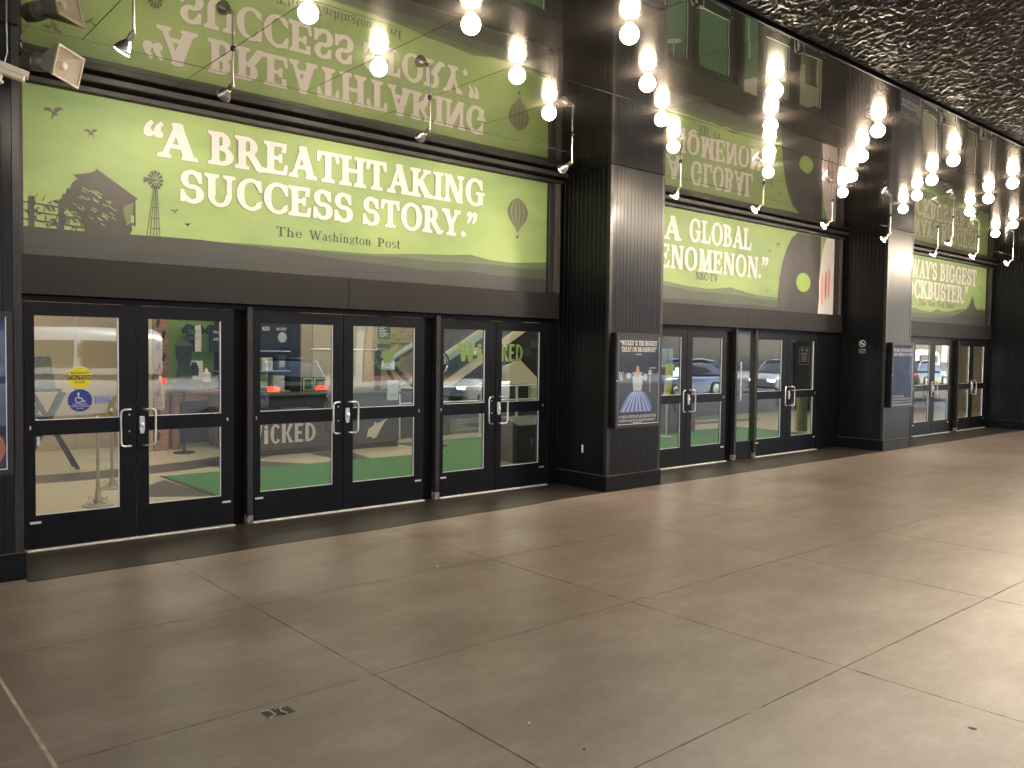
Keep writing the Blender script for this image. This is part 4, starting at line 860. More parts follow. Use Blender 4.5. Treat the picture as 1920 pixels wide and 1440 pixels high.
bk = ctr-nrm*.36; m = MB(); m.cyl(bk+nrm*.02, (1.345, bk.y+.02, bk.z+.01), .02); m.box(1.335, 1.345, bk.y-.04, bk.y+.08, bk.z-.08, bk.z+.09); m.build('mounting_bracket', cream_plastic, h)
MB().tube([(1.40, -.55, ZC-.01), (1.41, -.56, 4.03), tuple(bk+Vector((.03, 0, .06)))], .004, 6).build('wire', cream_plastic, h)
cctv = thing('security_camera', 'cream bullet security camera on the left column front', 'camera', (1.2, -1.0, 3.6))
p0, p1 = Vector((1.08, -1.03, 3.735)), Vector((1.335, -1.075, 3.665)); ax = (p1-p0).normalized(); sd_ = ax.cross(Vector((0, 0, 1))).normalized(); up_ = sd_.cross(ax)
Mx = Matrix((ax, sd_, up_)).transposed().to_4x4(); Mx.translation = p0; Ln = (p1-p0).length
m = MB(); m.box(0, Ln, -.035, .035, -.042, .03, Mx); m.build('housing', cream_plastic, cctv, bevel=.012)
m = MB(); m.box(-.02, Ln+.012, -.042, .042, .0335, .039, Mx); m.box(-.02, Ln+.012, -.0425, -.0385, .0, .0335, Mx); m.box(-.02, Ln+.012, .0385, .0425, .0, .0335, Mx); m.build('sun_shield', cream_plastic, cctv)
m = MB(); m.lathe([(.026, 0), (.026, .004), (.018, .006)], p0+ax*(Ln+.0005)-up_*.006, ax, 16); m.build('lens', rubber, cctv)
m = MB(); pm = p0+ax*.12; m.cyl(pm-up_*.042, pm-up_*.09, .016); m.cyl(pm-up_*.085, pm-up_*.1, .03); m.tube([pm-up_*.1, pm-up_*.14+Vector((-.01, .03, 0)), pm-up_*.18+Vector((-.02, .1, 0))], .017, 10); m.build('bracket_arm', cream_plastic, cctv)
m = MB(); q = pm-up_*.2; m.box(q.x-.05, q.x+.025, CF-.016, CF-.001, q.z-.06, q.z+.06); m.build('wall_plate', cream_plastic, cctv, bevel=.006)
MB().tube([tuple(pm+up_*.04), (1.24, -.96, 3.85), (1.25, -.90, 3.98), (1.25, -.885, ZC)], .0045, 6).build('cable', white_vinyl, cctv)

# ------------------------------------------------------------------ lobby interior
lobby = thing('lobby_floor', None, None, kind='structure')
MB().box(-2, 34, .13, 18, -.05, -.001).build('terrazzo_base', terrazzo_cream, lobby)
def sheet(name, pts, z, mt, par): MB().prism(pts, z-.003, z, 'z').build(name, mt, par)
def ring(cx, cy_, r0, r1, a0, a1, n=20):
    return [(cx+r*math.cos(R(a)), cy_+r*math.sin(R(a))) for r, (p, q) in ((r1, (a0, a1)), (r0, (a1, a0))) for a in [p+(q-p)*i/n for i in range(n+1)]]
sheet('terrazzo_band', ring(3.0, 9.2, 4.55, 5.3, 240, 330), .003, terrazzo_black, lobby)
sheet('terrazzo_band', [(3.05, 2.25), (3.42, 2.95), (3.74, 3.3), (3.79, 2.2), (3.79, 1.75), (3.3, 2.05)], .003, terrazzo_black, lobby)
sheet('terrazzo_band', [(5.3, 3.62), (5.99, 3.61), (5.3, 4.79), (4.7, 4.79), (4.7, 4.1)], .003, terrazzo_black, lobby)
sheet('terrazzo_band', [(6.6, 4.79), (7.3, 4.79), (7.1, 3.62), (6.64, 3.62)], .003, terrazzo_black, lobby)
sheet('terrazzo_band', [(8.5, 6.1), (14.0, 6.0), (14, 6.4), (8.5, 6.6)], .003, terrazzo_black, lobby)
sheet('terrazzo_band', [(12.0, 4.6), (20, 4.6), (20, 5.0), (12.0, 5.0)], .003, terrazzo_black, lobby)
sheet('terrazzo_band', [(12.0, 5.4), (20, 5.4), (20, 5.7), (12.0, 5.7)], .003, terrazzo_black, lobby)
cp = thing('lobby_carpet', 'green carpet laid inside the doors', 'carpet', (6, 2, 0))
m = MB(); m.prism([(3.84, .35), (8.6, .35), (8.6, 3.58), (3.84, 3.58)], .004, .012, 'z'); m.prism([(8.6, .35), (17.2, .35), (17.2, 3.6), (13.2, 3.6), (13.2, 5.2), (8.6, 5.2)], .004, .012, 'z'); m.prism([(12.0, 5.75), (20, 5.75), (20, 7.8), (12.0, 7.8)], .004, .012, 'z'); m.build('pile', carpet_green, cp)
m = MB(); m.prism([(3.79, .35), (3.838, .35), (3.838, 3.58), (3.79, 3.62)], .004, .011, 'z'); m.build('edge_strip', rubber, cp)
# room shell
rm = thing('lobby_room', 'beige lobby walls seen through the doors', 'room', (10, 9, 0))
for a, b in ((.3, 1.9), (1.92, 3.68), (3.70, 4.50)): MB().box(a, b, 7.5, 7.6, 0, 3.4).build('wall_panel', tan_wall, rm)
MB().box(4.5, 8.0, 7.5, 7.6, 0, 3.4).build('shop_back_wall', dark_wall, rm)
MB().box(8.0, 12.5, 9.2, 9.3, 0, 3.4).build('back_wall', tan_wall, rm)
MB().box(12.5, 17.5, 9.2, 9.3, 0, 3.4).build('dark_back_wall', dark_wall, rm)
MB().box(17.5, 17.6, 6.2, 9.2, 0, 3.4).build('return_wall', dark_wall, rm)
MB().box(17.6, 19.45, 6.1, 6.2, 0, 3.4).build('purple_back_wall', purple_wall, rm)
MB().box(19.45, 24.0, 6.15, 6.25, 0, 3.4).build('dark_back_wall', dark_wall, rm)
MB().box(24.0, 24.1, 4.3, 6.2, 0, 3.4).build('return_wall', dark_wall, rm)
MB().box(24.0, 34, 4.2, 4.3, 0, 3.4).build('far_wall', tan_wall, rm)
MB().box(24.0, 34, 4.18, 4.199, .0, .16).build('far_skirting', tan_wall_light, rm)
for k in range(24): MB().box(24.02+.33*k, 24.02+.33*k+.31, 4.165, 4.198, .17, .42).build('wall_tile', dark_tile, rm)
MB().box(.2, .3, .25, 7.6, 0, 3.4).build('side_wall', tan_wall, rm)
MB().box(-2, 34, .25, 18, 3.4, 3.5).build('lobby_ceiling', tan_wall_light, rm)
MB().box(30.2, 30.3, .25, 4.2, 0, 3.4).build('side_wall', tan_wall, rm)
for i, (x, y) in enumerate([(x, y) for x in (2.0, 4.6, 7.2, 9.8, 12.4, 15.0, 17.6, 20.2, 22.8, 25.2) for y in (1.5, 3.6, 6.2)]):
    if x > 20.3 and y > 4: continue
    MB().box(x-.5, x+.5, y-.3, y+.3, 3.37, 3.395).build('lobby_lamp', lobby_glow, rm)
# panels behind the counter
sc = thing('beige_partition', 'tall beige panels standing behind the lettered counter', 'partition', (8, 6.5, 0))
for a, b in ((7.56, 7.945), (7.955, 8.40), (8.41, 8.945)): MB().box(a, b, 6.5, 6.56, .0, 2.8).build('panel', tan_wall_light, sc)
MB().box(7.34, 7.555, 6.53, 6.58, 0, 2.8).build('panel', tan_wall, sc)
MB().box(8.947, 8.96, 6.48, 6.58, 0, 2.8).build('edge_bead', bright_steel, sc)
for a, b, nm in ((7.31, 7.50, 'poster'), (7.53, 7.77, 'poster')): 
    g = thing('framed_notice', 'small green framed notice ' + ('left of its twin behind the counter' if a < 7.4 else 'right of its twin behind the counter'), 'framed notice', ((a+b)/2, 6.42, .95), 'green framed notices')
    MB().box(a, b, 6.40, 6.42, .97, 1.2).build('mount', white_cloth, g); MB().box(a+.02, b-.02, 6.394, 6.399, .99, 1.18).build('print', mat('notice_green', (.05, .13, .06), .5), g)
    MB().box(a-.012, b+.012, 6.415, 6.45, .957, 1.212).build('frame', rubber, g)
ct = thing('lettered_counter', 'dark grey merchandise counter with large pale lettering', 'counter', (6.8, 5.0, 0))
MB().box(5.5, 8.42, 4.84, 5.5, .1, .96).build('body', counter_grey, ct, bevel=.01)
MB().box(5.52, 8.40, 4.87, 5.48, .0, .1).build('kick', rubber, ct)
MB().box(5.45, 8.47, 4.80, 5.55, .962, 1.0).build('worktop', counter_grey, ct, bevel=.006)
m = MB(); cond_word(m, 'WICKED', 5.55, 6.76, .20, .31, 4.834); m.build('lettering', mat('pale_letters', (.62, .60, .52), .5), ct)
m = MB(); m.poly([(7.92+a*.5, 4.835, .34+b*.5) for a, b in ((-.38, -.28), (-.2, -.26), (-.12, -.34), (.02, -.30), (.1, -.18), (.22, .02), (.36, .22), (.5, .36), (.25, .27), (.05, .2), (-.05, .28), (-.1, .12), (-.3, .02))]); m.build('leaf_emblem', mat('pale_letters', (.6, .6, .5), .5), ct)
# merchandise shelving
sh = thing('shop_shelf_unit', 'black shelf unit of shirts and bags behind the counter', 'shelf unit', (6.9, 6.9, 0))
m = MB(); m.box(5.85, 7.22, 7.1, 7.16, 0, 2.7); m.build('back_board', purple_wall, sh)
for z in (.94, 1.32, 1.69): MB().box(5.85, 7.22, 6.72, 7.1, z, z+.02).build('shelf', bright_steel, sh)
for x in (5.86, 7.2): MB().box(x, x+.02, 6.72, 7.1, 0, 2.7).build('upright', rubber, sh)
m = MB(); m.box(6.4, 7.2, 6.74, 6.76, 1.78, 2.25); m.build('hanging_cloth', black_cloth, sh)
m = MB(); cond_word(m, 'KED', 6.66, 6.80, 2.08, .07, 6.737); cond_word(m, 'WICKED', 6.93, 7.13, 2.09, .05, 6.737); m.build('lettering', white_cloth, sh)
m = MB(); m.poly([(7.05+.09*math.cos(q*.6), 6.736, 1.96+.1*math.sin(q*.6)) for q in range(11)]); m.build('printed_patch', silver_print, sh)
PK = [(6.0, .96), (6.28, .96), (6.55, .96), (6.9, .96), (5.98, 1.34), (6.4, 1.34), (6.68, 1.34), (6.98, 1.34)]
for x, z, w_, hh, mm in ((6.0, .96, .2, .25, white_cloth), (6.28, .96, .22, .2, black_cloth), (6.55, .96, .25, .3, green_cloth), (6.9, .96, .22, .28, white_cloth), (5.98, 1.34, .3, .26, black_cloth), (6.4, 1.34, .18, .3, green_cloth), (6.68, 1.34, .2, .24, white_cloth), (6.98, 1.34, .17, .3, purple_wall)):
    g = thing('shop_box', ['white packet at the left end of the lower shop shelf', 'low dark packet on the lower shop shelf', 'green packet on the lower shop shelf', 'white packet at the right end of the lower shop shelf', 'wide dark packet at the left end of the upper shop shelf', 'green packet on the upper shop shelf', 'white packet on the upper shop shelf', 'purple packet at the right end of the upper shop shelf'][PK.index((x, z))], 'packet', (x, 6.9, z), 'packets on the shop shelves')
    MB().box(x, x+w_, 6.78, 6.98, z+.001, z+hh).build('carton', mm, g, bevel=.01); MB().box(x+.03, x+w_-.03, 6.776, 6.779, z+.06, z+hh*.6).build('label_patch', silver_print, g)
# tall patterned pillar, wooden table, tee shirts
pi = thing('cutout_pillar', 'brown pillar with leaf shaped cutouts beside the wooden table', 'pillar', (4.77, 6.5, 0))
MB().box(4.5, 4.63, 6.52, 6.66, 0, 3.3).build('plain_side', tan_wall, pi); MB().box(4.64, 4.88, 6.5, 6.66, 0, 3.3).build('shaft', wood, pi)
m = MB()
for k in range(16):
    z = .25+.19*k; x = 4.71+.09*(k % 2); m.poly([(x+.035*math.cos(q*.55)*(1+.3*math.sin(q)), 6.496, z+.075*math.sin(q*.55)) for q in range(12)])
m.build('cutouts', rubber, pi)
tb = thing('wooden_table', 'sturdy wooden display table inside the second door', 'table', (5.5, 6.9, 0))
MB().box(4.93, 6.2, 6.55, 7.2, .94, 1.0).build('tabletop', wood, tb, bevel=.006); MB().box(4.98, 6.15, 6.6, 6.64, .82, .939).build('apron', wood, tb)
for x in (4.98, 6.05):
    for yy in (6.58, 7.08): MB().box(x, x+.11, yy, yy+.1, 0, .938).build('leg', wood, tb)
cb = thing('dark_stool', 'dark wooden chest under the display table', 'chest', (5.9, 6.4, 0)); MB().box(5.56, 6.1, 6.2, 6.5, .05, .93).build('box', wood_dark, cb, bevel=.01); MB().box(5.54, 6.12, 6.18, 6.52, .931, .96).build('lid', wood_dark, cb, bevel=.005)
tw = thing('shirt_display', 'green backed display rack for shirts above the table', 'display rack', (5.6, 7.0, 1.0))
MB().box(5.02, 6.2, 7.0, 7.06, 1.0, 2.8).build('back_panel', green_cloth, tw); MB().box(5.12, 6.2, 6.62, 6.99, 1.655, 1.67).build('shelf', rail_glass, tw)
def shirt(x, z, w_, hh, y, label, halves, txt):
    g = thing('tee_shirt', label, 'shirt', (x, y, z), 'shirts on the green rack')
    P = [(-.5, .78), (-.28, 1), (-.1, .97), (0, .93), (.1, .97), (.28, 1), (.5, .78), (.4, .62), (.31, .72), (.3, 0), (-.3, 0), (-.31, .72), (-.4, .62)]
    MB().prism([(x+a*w_, z+b*hh) for a, b in P], y, y+.04).build('body', black_cloth, g, bevel=.006)
    if halves: MB().prism([(x+a*w_, z+b*hh) for a, b in ((.04, 0), (.29, 0), (.3, .72), (.28, .98), (.04, .93))], y-.004, y-.001).build('white_half', white_cloth, g)
    m = MB()
    for tx, a, b, zz, hz in txt: sans_mesh(tx, x+a*w_, x+b*w_, z+zz*hh, hz*hh, y-.006, m)
    m.build('lettering', green_vinyl if halves else white_cloth, g)
shirt(5.37, 1.68, .42, .48, 6.66, 'black and white shirt with green lettering on the glass shelf', True, (('DEFY', -.22, .24, .62, .15), ('GRAVITY', -.22, .24, .42, .12)))
shirt(5.78, 1.68, .42, .48, 6.68, 'all black shirt with white lettering on the glass shelf', False, (('We', -.16, .1, .66, .12), ('ARE', -.16, .16, .4, .12)))
mn = thing('dress_form', 'dark dressed display figure beside the cutout pillar', 'mannequin', (4.93, 6.0, 0))
MB().lathe([(.16, 1.0), (.19, 1.03), (.13, 1.25), (.10, 1.45), (.13, 1.62), (.14, 1.78), (.06, 1.86), (.045, 1.95)], (4.97, 6.02, 0), (0, 0, 1), 18).build('dress', mat('dress_dark', (.03, .035, .03), .8, var=.5, vscale=20), mn)
m = MB(); m.cyl((4.97, 6.02, 0.02), (4.97, 6.02, 1.0), .02); m.lathe([(.17, 0), (.17, .02)], (4.97, 6.02, 0), (0, 0, 1), 20); m.build('stand', rubber, mn)
fa = thing('picture_card', 'small green and white card standing on the table', 'card', (5.4, 6.4, 1.0)); MB().box(5.27, 5.50, 6.60, 6.62, 1.2, 1.52).build('card', white_cloth, fa); MB().prism([(5.28, 1.26), (5.42, 1.26), (5.43, 1.38), (5.38, 1.5), (5.31, 1.49), (5.28, 1.4)], 6.594, 6.599).build('printed_shape', black_print, fa); MB().box(5.3, 5.47, 6.61, 6.66, 1.001, 1.2).build('holder', wood_dark, fa)
cn = thing('white_jar', 'squat white jar at the table edge', 'jar', (5.54, 6.6, 1.0)); MB().lathe([(.065, 0), (.07, .02), (.07, .15), (.05, .17)], (5.56, 6.6, 1.15), (0, 0, 1), 18).build('jar_body', white_cloth, cn); MB().lathe([(.03, .172), (.03, .2), (.0, .25)], (5.56, 6.6, 1.15), (0, 0, 1), 14).build('lid', white_cloth, cn); MB().lathe([(.06, 0), (.06, .148)], (5.56, 6.6, 1.001), (0, 0, 1), 14).build('stand', wood_dark, cn)
# black folding stand, rope posts
fs = thing('folding_stand', 'black folding stand with grey case inside the leftmost door', 'stand', (2.7, 5, 0))
m = MB()
for a, b in (((2.40, 5.0, .0), (2.95, 5.0, 1.1)), ((3.12, 5.0, .0), (2.55, 5.0, 1.1)), ((2.45, 5.35, .0), (2.97, 5.3, 1.1)), ((3.15, 5.35, .0), (2.6, 5.3, 1.1)), ((2.42, 5.0, .85), (2.98, 5.0, .62)), ((2.45, 5.0, .3), (2.62, 5.0, .95))): m.tube([a, b], .028, 8)
m.build('crossed_legs', rubber, fs); MB().box(2.35, 2.90, 4.95, 5.35, 1.11, 1.15).build('tray', rubber, fs)
m = MB(); m.prism([(2.38, 1.152), (2.84, 1.152), (2.78, 1.6), (2.44, 1.6)], 5.0, 5.3); m.build('grey_case', mat('case_grey', (.2, .2, .19), .6, var=.3, vscale=12), fs)
def rope_post(x, y, lab):
    g = thing('rope_post', lab, 'stanchion', (x, y, 0), 'scroll footed rope posts'); mm = mat('pewter', (.5, .47, .38), .35, .8)
    MB().lathe([(.035, .10), (.022, .2), (.018, .3), (.018, .92), (.03, .93), (.03, .95), (.0, 1.0)], (x, y, 0), (0, 0, 1), 16).build('post', mm, g)
    m = MB(); m.lathe([(.16, 0), (.16, .012), (.05, .03), (.035, .1)], (x, y, 0), (0, 0, 1), 20); m.build('base', mm, g)
    m = MB()
    for k in range(4):
        a = k*math.pi/2+.5; c_, s2 = math.cos(a), math.sin(a); pts = []
        for i in range(15):
            q = i/14*5.6; r = .045*(1-i/22); pts.append((x+c_*(.09+r*math.cos(q)), y+s2*(.09+r*math.cos(q)), .055+r*math.sin(q)))
        m.tube(pts, .008, 6)
    m.build('scroll_foot', cream_plastic, g)
rope_post(2.57, 1.91, 'nearer scroll footed rope post behind the leftmost door'); rope_post(3.03, 3.05, 'farther scroll footed rope post behind the leftmost door')
# black bin near door six
bx = thing('black_bin', 'plain black box bin behind the sixth door', 'bin', (8.8, 1.9, 0)); m = MB(); m.box(8.55, 9.2, 1.72, 2.2, .0, .60); m.build('body', rubber, bx, bevel=.008); m = MB(); m.prism([(1.72, .602), (2.2, .602), (2.2, .70), (1.98, .70)], 8.55, 9.2, 'x'); m.build('sloped_top', dark_wall, bx)
# wall sign, framed map, chrome ring and black rails
ws = thing('hanging_sign', 'black sign with white rows of text and a green stripe', 'sign', (9.6, 7.4, 1.8)); MB().box(9.2, 9.86, 7.4, 7.43, 1.98, 2.6).build('board', rubber, ws); MB().box(9.2, 9.86, 7.4, 7.43, 1.88, 1.978).build('green_stripe', green_vinyl, ws); MB().box(9.2, 9.86, 7.4, 7.43, 1.79, 1.878).build('lower_board', counter_grey, ws)
m = MB()
for r in range(9): m.box(9.56, 9.70+.1*((r*7) % 5)/4, 7.394, 7.399, 2.02+.035*r, 2.032+.035*r)
m.build('text_rows', white_vinyl, ws); m = MB(); m.box(9.3, 9.32, 7.43, 9.2, 2.4, 2.42); m.box(9.7, 9.72, 7.43, 9.2, 2.4, 2.42); m.build('bracket', rubber, ws)
mp_ = thing('framed_map', 'yellowed framed map on the back wall', 'map', (10.9, 9.1, 2)); MB().box(10.75, 12.2, 9.14, 9.18, 1.93, 2.9).build('sheet', map_yellow, mp_); MB().box(10.71, 12.24, 9.17, 9.195, 1.89, 2.94).build('frame', wood, mp_)
m = MB(); rd = random.Random(4)
for k in range(26): x = rd.uniform(10.8, 12.1); z = rd.uniform(1.96, 2.3); m.tube([(x, 9.138, z), (x+.08, 9.138, z+rd.uniform(-.03, .03)), (x+.13, 9.138, z+rd.uniform(-.05, .05))], .006, 4)
m.build('map_lines', taupe_print, mp_)
rl = thing('black_handrail', 'black sloping handrail right of the counter', 'handrail', (7.6, 4.4, 0))
m = MB(); m.tube([(8.62, 5.9, 1.72), (9.5, 5.9, .98), (9.9, 5.9, .62)], .045, 8); m.tube([(8.62, 5.9, 1.70), (9.05, 5.9, 1.05), (9.3, 5.9, .8)], .04, 8); m.build('rails', rubber, rl); m = MB(); m.box(8.57, 8.66, 5.86, 5.95, 0, 1.74); m.build('newel', rubber, rl); MB().tube([(8.6, 5.9, 1.74), (7.2, 5.9, 1.74)], .02).build('top_bar', bright_steel, rl)
m = MB(); m.box(8.67, 10.4, 5.97, 6.05, 0, .98); m.build('side_panel', dark_wall, rl)
cr = thing('ring_wheel', 'black and chrome ring standing on the far counter', 'ring', (9.0, 4.4, 0)); m = MB(); m.tube([(8.66+.0, 4.3, 1.55+.0)]+[], .01) if False else None
m = MB(); m.tube([(8.95+.24*math.cos(R(a)), 4.4, 1.50+.24*math.sin(R(a))) for a in range(0, 361, 15)], .03, 8); m.build('rim', rubber, cr); m = MB(); m.tube([(8.95+.205*math.cos(R(a)), 4.385, 1.50+.205*math.sin(R(a))) for a in range(0, 361, 15)], .014, 8); m.build('chrome_band', chrome, cr); m = MB(); m.cyl((8.95, 4.42, 0), (8.95, 4.42, 1.28), .03); m.lathe([(.2, 0), (.2, .03)], (8.95, 4.42, 0), (0, 0, 1)); m.build('stand', rubber, cr)
# escalator pair
es = thing('escalator', 'escalator with glass sides and pale trusses in the lobby', 'escalator', (11.5, 6.5, 0))
def slope_pr(m, x0, z0, x1, z1, h, y0, y1): m.prism([(x0, z0), (x1, z1), (x1, z1+h), (x0, z0+h)], y0, y1)
m = MB(); slope_pr(m, 10.0, .55, 14.6, 3.2, .18, 6.4, 6.5); slope_pr(m, 10.1, 1.35, 14.4, 3.75, .06, 6.38, 6.5); m.build('near_truss', tan_wall_light, es)
m = MB(); slope_pr(m, 10.0, .75, 14.6, 3.35, .72, 6.52, 6.54); m.build('near_glass', rail_glass, es)
m = MB(); slope_pr(m, 9.9, 1.50, 14.4, 4.0, .07, 7.5, 7.6); slope_pr(m, 9.9, .6, 14.6, 3.25, .2, 7.5, 7.6); m.build('far_truss', mat('mint_white', (.55, .68, .6), .4), es)
m = MB(); slope_pr(m, 10.0, 1.47, 14.4, 3.97, .05, 6.46, 6.53); slope_pr(m, 10.0, 1.45, 14.4, 3.95, .05, 7.46, 7.52); m.build('handrails', rubber, es)
for k in range(13): MB().box(10.1+.34*k, 10.1+.34*k+.36, 6.56, 7.45, .05+.2*k, .22+.2*k).build('step', counter_grey, es)
st2 = thing('side_stair', 'beige stair flank sloping down to the right in the lobby', 'stair', (12, 6, 0))
m = MB(); m.prism([(11.84, 1.03), (12.62, 1.03), (12.62, .72), (13.9, .0), (13.95, .25), (12.3, 1.55), (11.84, 1.42)], 5.9, 6.0); m.build('flank', tan_wall_light, st2)
m = MB(); slope_pr(m, 12.2, 1.70, 14.2, .6, .05, 5.86, 5.92); m.build('handrail', rubber, st2)
gl = thing('glass_balustrade', 'low glass balustrade with steel rails across the lobby', 'balustrade', (11, 5.6, 0))
for k in range(4): MB().box(8.9+1.0*k, 8.9+1.0*k+.98, 5.55, 5.565, .06, .96).build('glass_panel', rail_glass, gl)
m = MB()
for z in (1.02, .72): m.tube([(8.8, 5.53, z), (12.9, 5.53, z)], .016, 8)
m.build('rails', bright_steel, gl)
for k in range(5): MB().box(8.86+1.0*k, 8.9+1.0*k, 5.53, 5.57, .01, 1.0).build('post', bright_steel, gl)
# second and third bay contents
yb = thing('yellow_strap_post', 'yellow fabric banner hanging behind the second entrance', 'banner', (13.8, 3, 1)); m = MB(); m.prism([(13.70, .86), (13.90, .86), (14.0, 1.52), (13.76, 1.52)], 3.0, 3.02); m.build('fabric', yellow_vinyl, yb); m = MB(); m.cyl((13.86, 3.06, 0), (13.86, 3.06, 1.55), .015); m.lathe([(.16, 0), (.16, .02)], (13.86, 3.06, 0), (0, 0, 1)); m.build('pole', bright_steel, yb)
nb = thing('reflection_board', 'pale blue sheets imitating a glass reflection behind the second entrance', 'painted reflection', (13.9, 3.2, 1.6)); MB().box(13.55, 14.3, 3.2, 3.23, 1.38, 1.95).build('board', mat('board_blue', (.02, .05, .16), .5), nb)  # board of pale blue sheets, a reflection in the panes put into colour
for a, b in ((13.58, 13.70), (13.73, 14.02), (14.05, 14.2)): MB().box(a, b, 3.19, 3.198, 1.46, 1.85).build('reflection_sheet', mat('reflection_pale', (.35, .5, .68), .6), nb)
m = MB(); m.cyl((13.65, 3.25, 0), (13.65, 3.25, 1.9), .015); m.cyl((14.2, 3.25, 0), (14.2, 3.25, 1.9), .015); m.build('legs', rubber, nb)
ks = thing('ticket_kiosk', 'dark purple ticket kiosk with a small glowing screen', 'kiosk', (14.8, 3.1, 0)); m = MB(); m.prism([(14.3, 0), (15.3, 0), (15.25, 1.75), (14.35, 1.75)], 3.4, 3.9); m.build('cabinet', purple_wall, ks); MB().prism([(14.42, 1.25), (14.86, 1.25), (14.78, 1.44), (14.46, 1.44)], 3.38, 3.397).build('screen', emit('screen_glow', (.55, .78, 1), .35), ks); m = MB(); cond_word(m, 'W', 14.62, 14.78, 1.02, .12, 3.396); m.build('lettering', brass, ks)
pc = thing('pleated_cloth', 'cream pleated cloth hanging behind the access notice door', 'cloth', (15.7, 1, .5)); m = MB(); vs = []; n = 28
for i in range(n+1):
    x = 15.48+.36*i/n; yy = 1.0+.022*math.sin(i*1.9); vs += [(x, yy, .2+.02*math.sin(i*.7)), (x, yy, .92)]
m.add(vs, [(2*i, 2*i+2, 2*i+3, 2*i+1) for i in range(n)], True); m.add([(a, b+.03, c) for a, b, c in vs], [(2*i, 2*i+2, 2*i+3, 2*i+1) for i in range(n)], True); m.build('pleats', mat('cream_cloth', (.6, .53, .36), .8), pc); MB().tube([(15.4, 1.015, .93), (16.0, 1.015, .93)], .012).build('rod', bright_steel, pc)

# ------------------------------------------------------------------ litter on the floor
m = MB(); m.box(1.70, 1.76, -4.28, -4.20, .0005, .003); m.box(1.765, 1.83, -4.29, -4.215, .0005, .003); o = m.build('tape_scrap', tape_black, None, label='torn scrap of black tape stuck to the floor', cat='tape')
m = MB(); m.tube([(1.70, -4.19, .004), (1.735, -4.21, .006), (1.74, -4.27, .005), (1.70, -4.29, .004)], .004, 6); m.tube([(1.79, -4.21, .004), (1.775, -4.25, .007), (1.79, -4.29, .004)], .004, 6); m.build('peeled_edge', sealant, o)
for i, (x, y, s_, mm, lab) in enumerate([(4.2, -6.47, .022, wood_dark, 'dark dry leaf fragment near the right front of the floor'), (2.63, -5.45, .008, rubber, 'tiny dark gum spot in the floor foreground'), (2.62, -5.1, .008, white_vinyl, 'tiny white speck in the floor foreground'), (3.97, -2.5, .011, white_vinyl, 'small white speck below the second pair of doors'), (3.34, -2.28, .018, sealant, 'pale flattened smear below the second pair of doors')]):
    m = MB(); m.lathe([(s_, 0), (s_*.8, .003), (.0, .006)], (x, y, .0), (.1, 0, 1), 7); q = m.build('floor_litter', mm, None, label=lab, cat='litter', group='specks of litter')

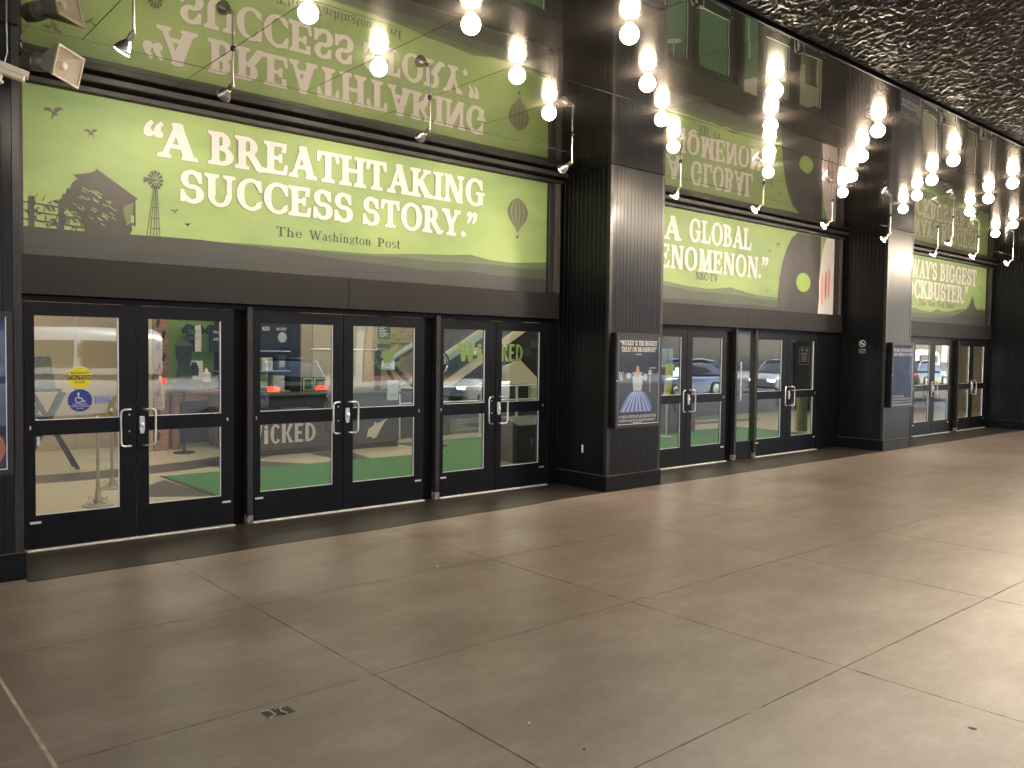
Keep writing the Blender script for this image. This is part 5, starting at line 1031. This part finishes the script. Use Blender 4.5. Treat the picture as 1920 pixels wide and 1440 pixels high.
# ------------------------------------------------------------------ street behind the camera (seen in the glass)
def loft(m, st):
    vs = []; fs = []; n = 10
    for x, hw, z0, z1, rr in st:
        for u, v in ((-1, 0), (-1, .45), (-.97, .75), (-.86, .93), (-.6, 1), (.6, 1), (.86, .93), (.97, .75), (1, .45), (1, 0)):
            vs.append((x, u*hw*(1-rr*v), z0+(z1-z0)*v))
    for i in range(len(st)-1):
        for k in range(n): j = (k+1) % n; fs.append((i*n+k, i*n+j, (i+1)*n+j, (i+1)*n+k))
    m.add(vs, fs, True); m.add(vs[:n], [tuple(range(n))]); m.add(vs[-n:], [tuple(range(n))[::-1]])
def vehicle(x, y, ang, paint, label, van=False, cat='car'):
    t = thing('parked_van' if van else 'parked_car', label, cat, (0, 0, 0), 'vehicles on the street'); z = -.15
    b = MB(); L2 = 2.9 if van else 2.35; top = 1.25 if van else .98
    loft(b, [(-L2, .82, .35, top-.12, .04), (-L2+.12, .93, .25, top, .04), (-L2*.4, .95, .22, top, .03), (L2*.35, .95, .22, top, .03), (L2*.7, .93, .24, top-.12 if van else .93, .05), (L2-.15, .88, .26, top-.35 if van else .80, .08), (L2, .75, .35, top-.5 if van else .68, .1)])
    body = b.build('body', paint, t, bevel=0)
    c = MB(); hi = 2.35 if van else 1.62
    st = [(-L2+.1, .9, top-.02, hi-.1, .12), (-L2+.3, .92, top-.02, hi, .12), (L2*.15, .92, top-.02, hi, .12), (L2*.38, .9, top-.02, hi-.12, .14), (L2*.66, .88, top-.05, top+.1, .05)] if van else [(-L2+.1, .84, top-.02, top+.12, .05), (-L2+.55, .86, top-.02, hi-.08, .2), (-.5, .86, top-.02, hi, .2), (.35, .86, top-.02, hi-.08, .2), (1.25, .86, top-.04, top+.02, .05)]
    loft(c, st); c.build('cabin', paint if van else glass_far, t)
    if van:
        w = MB(); w.box(-L2+.6, -.9, -.935, .935, 1.45, 2.0); w.box(-.7, .6, -.935, .935, 1.45, 2.0); w.build('side_window', glass_far, t)
    else:
        w = MB(); w.tube([(-L2+.2, .8, top+.08), (-L2+.6, .7, hi-.05), (-.5, .70, hi+.01), (.4, .70, hi-.06), (1.25, .8, top+.02)], .03, 8); w.tube([(-L2+.2, -.8, top+.08), (-L2+.6, -.7, hi-.05), (-.5, -.70, hi+.01), (.4, -.70, hi-.06), (1.25, -.8, top+.02)], .03, 8); w.build('roof_rail', chrome, t)
        w = MB(); w.box(-1.6, .3, -.70, .70, hi-.03, hi+.015); w.build('roof', paint, t, bevel=.02)
    for wx in (-L2*.6, L2*.62):
        for s in (-1, 1):
            q = MB().lathe([(.30, 0), (.34, .03), (.34, .19), (.30, .22)], (wx, s*.76, .34), (0, s, 0), 22).build('tyre', rubber, t); MB().lathe([(.2, 0), (.21, .01), (.05, .02)], (wx, s*(.76+.222), .34), (0, s, 0), 16).build('rim', bright_steel, q)
    for s in (-1, 1):
        MB().box(-L2-.03, -L2+.1, s*.66-.17, s*.66+.15, top-.27, top-.14).build('tail_light', tail_glow, t, bevel=.02)
        MB().box(L2-.14, L2+.0, s*.56-.17, s*.56+.17, .58, .7).build('headlight', head_glow, t, bevel=.02)
    MB().box(-L2-.06, -L2+.03, -.8, .8, .3, .5).build('bumper', rubber, t, bevel=.02)
    t.location = (x, y, z); t.rotation_euler = (0, 0, R(ang))
    return t
p_silver = mat('silver_paint', (.55, .56, .58), .25, .3, coat=.5); p_black = mat('black_paint', (.02, .022, .026), .2, coat=1.); p_blue = mat('blue_paint', (.1, .16, .3), .25, coat=1.); p_white = mat('white_paint', (.75, .75, .74), .3, coat=.8)
vehicle(4.6, -15.2, 180, p_silver, 'silver van standing at the kerb behind the viewer', True, 'van')
vehicle(11.2, -16.0, -82, p_black, 'black car with lit tail lamps turning on the street', cat='car')
vehicle(19.5, -15.0, 180, p_white, 'white car at the kerb opposite the doors'); vehicle(30.0, -15.2, 180, p_blue, 'blue car at the kerb farther along the street'); vehicle(38.5, -15.2, 175, p_silver, 'silver car at the kerb far along the street')
vehicle(55, -15.3, 0, p_black, 'black car far along the street with its tail lamps lit'); vehicle(62, -19, 180, p_white, 'white van far along the street', True, 'van')
MB().box(-90, 150, -34, -27.5, -.14, 0).build('far_pavement', kerb_stone, kind='structure')
for i, (x0, x1, h_, mm) in enumerate([(-40, -14, 26, stone_far), (-13.9, 4, 19, brick_far), (4.1, 24, 28, stone_far), (24.1, 42, 22, brick_far), (42.1, 68, 30, stone_far), (68.1, 100, 24, brick_far)]):
    g = thing('street_building', f'{["wide stone", "low brick", "tall stone", "mid height brick", "tallest stone", "last brick"][i]} building across the street', 'building', ((x0+x1)/2, -33, 0), 'buildings across the street')
    MB().box(x0, x1, -44, -32, 0, h_).build('wall', mm, g)
    n = int((x1-x0)/3)
    wm = MB().box(-.75, .75, -.06, .05, -.95, .95).mesh('window')
    for fl in range(1, int(h_/3.6)):
        for k in range(n): link_mesh('window', wm, glass_far, g, Vector((x0+(x1-x0)*(k+.5)/n, -32, 3.6*fl+1.9))-Vector(ORG[g.name]))
    MB().box(x0, x1, -32.4, -31.7, 3.5, 4.1).build('shop_sign', mat('awning_white', (.6, .6, .58), .6) if i % 2 else blue_vinyl, g); MB().box(x0+.5, x1-.5, -32.02, -31.95, .4, 3.4).build('shop_window', glass_far, g)

# recessed lamps in the outer soffit, beyond the picture's top edge
for i, (x, y) in enumerate([(2.2, -8.9), (6.9, -7.9), (9.6, -7.0), (13.5, -7.2), (17.5, -7.4)]):
    g = thing('recessed_downlight', f'recessed downlight {["nearest the viewer", "second", "third", "fourth", "farthest"][i]} along the outer soffit', 'downlight', (x, y, 4.05), 'downlights in the outer soffit')
    MB().lathe([(.09, 0), (.1, .008), (.075, .01), (.07, -.02)], (x, y, 4.045), (0, 0, -1), 20, False).build('trim_ring', bright_steel, g)
    MB().lathe([(.07, 0), (.0005, .001)], (x, y, 4.04), (0, 0, -1), 20, False).build('lens', par_face, g)
    ld = bpy.data.lights.new('down_beam', 'SPOT'); ld.energy = DOWN_W*(.0 if i == 0 else 1); ld.spot_size = R(95); ld.spot_blend = .8; ld.color = (1, .83, .64); ld.shadow_soft_size = .06
    lo = bpy.data.objects.new('down_beam', ld); COL.objects.link(lo); lo.parent = g; lo.location = (0, 0, -.05)
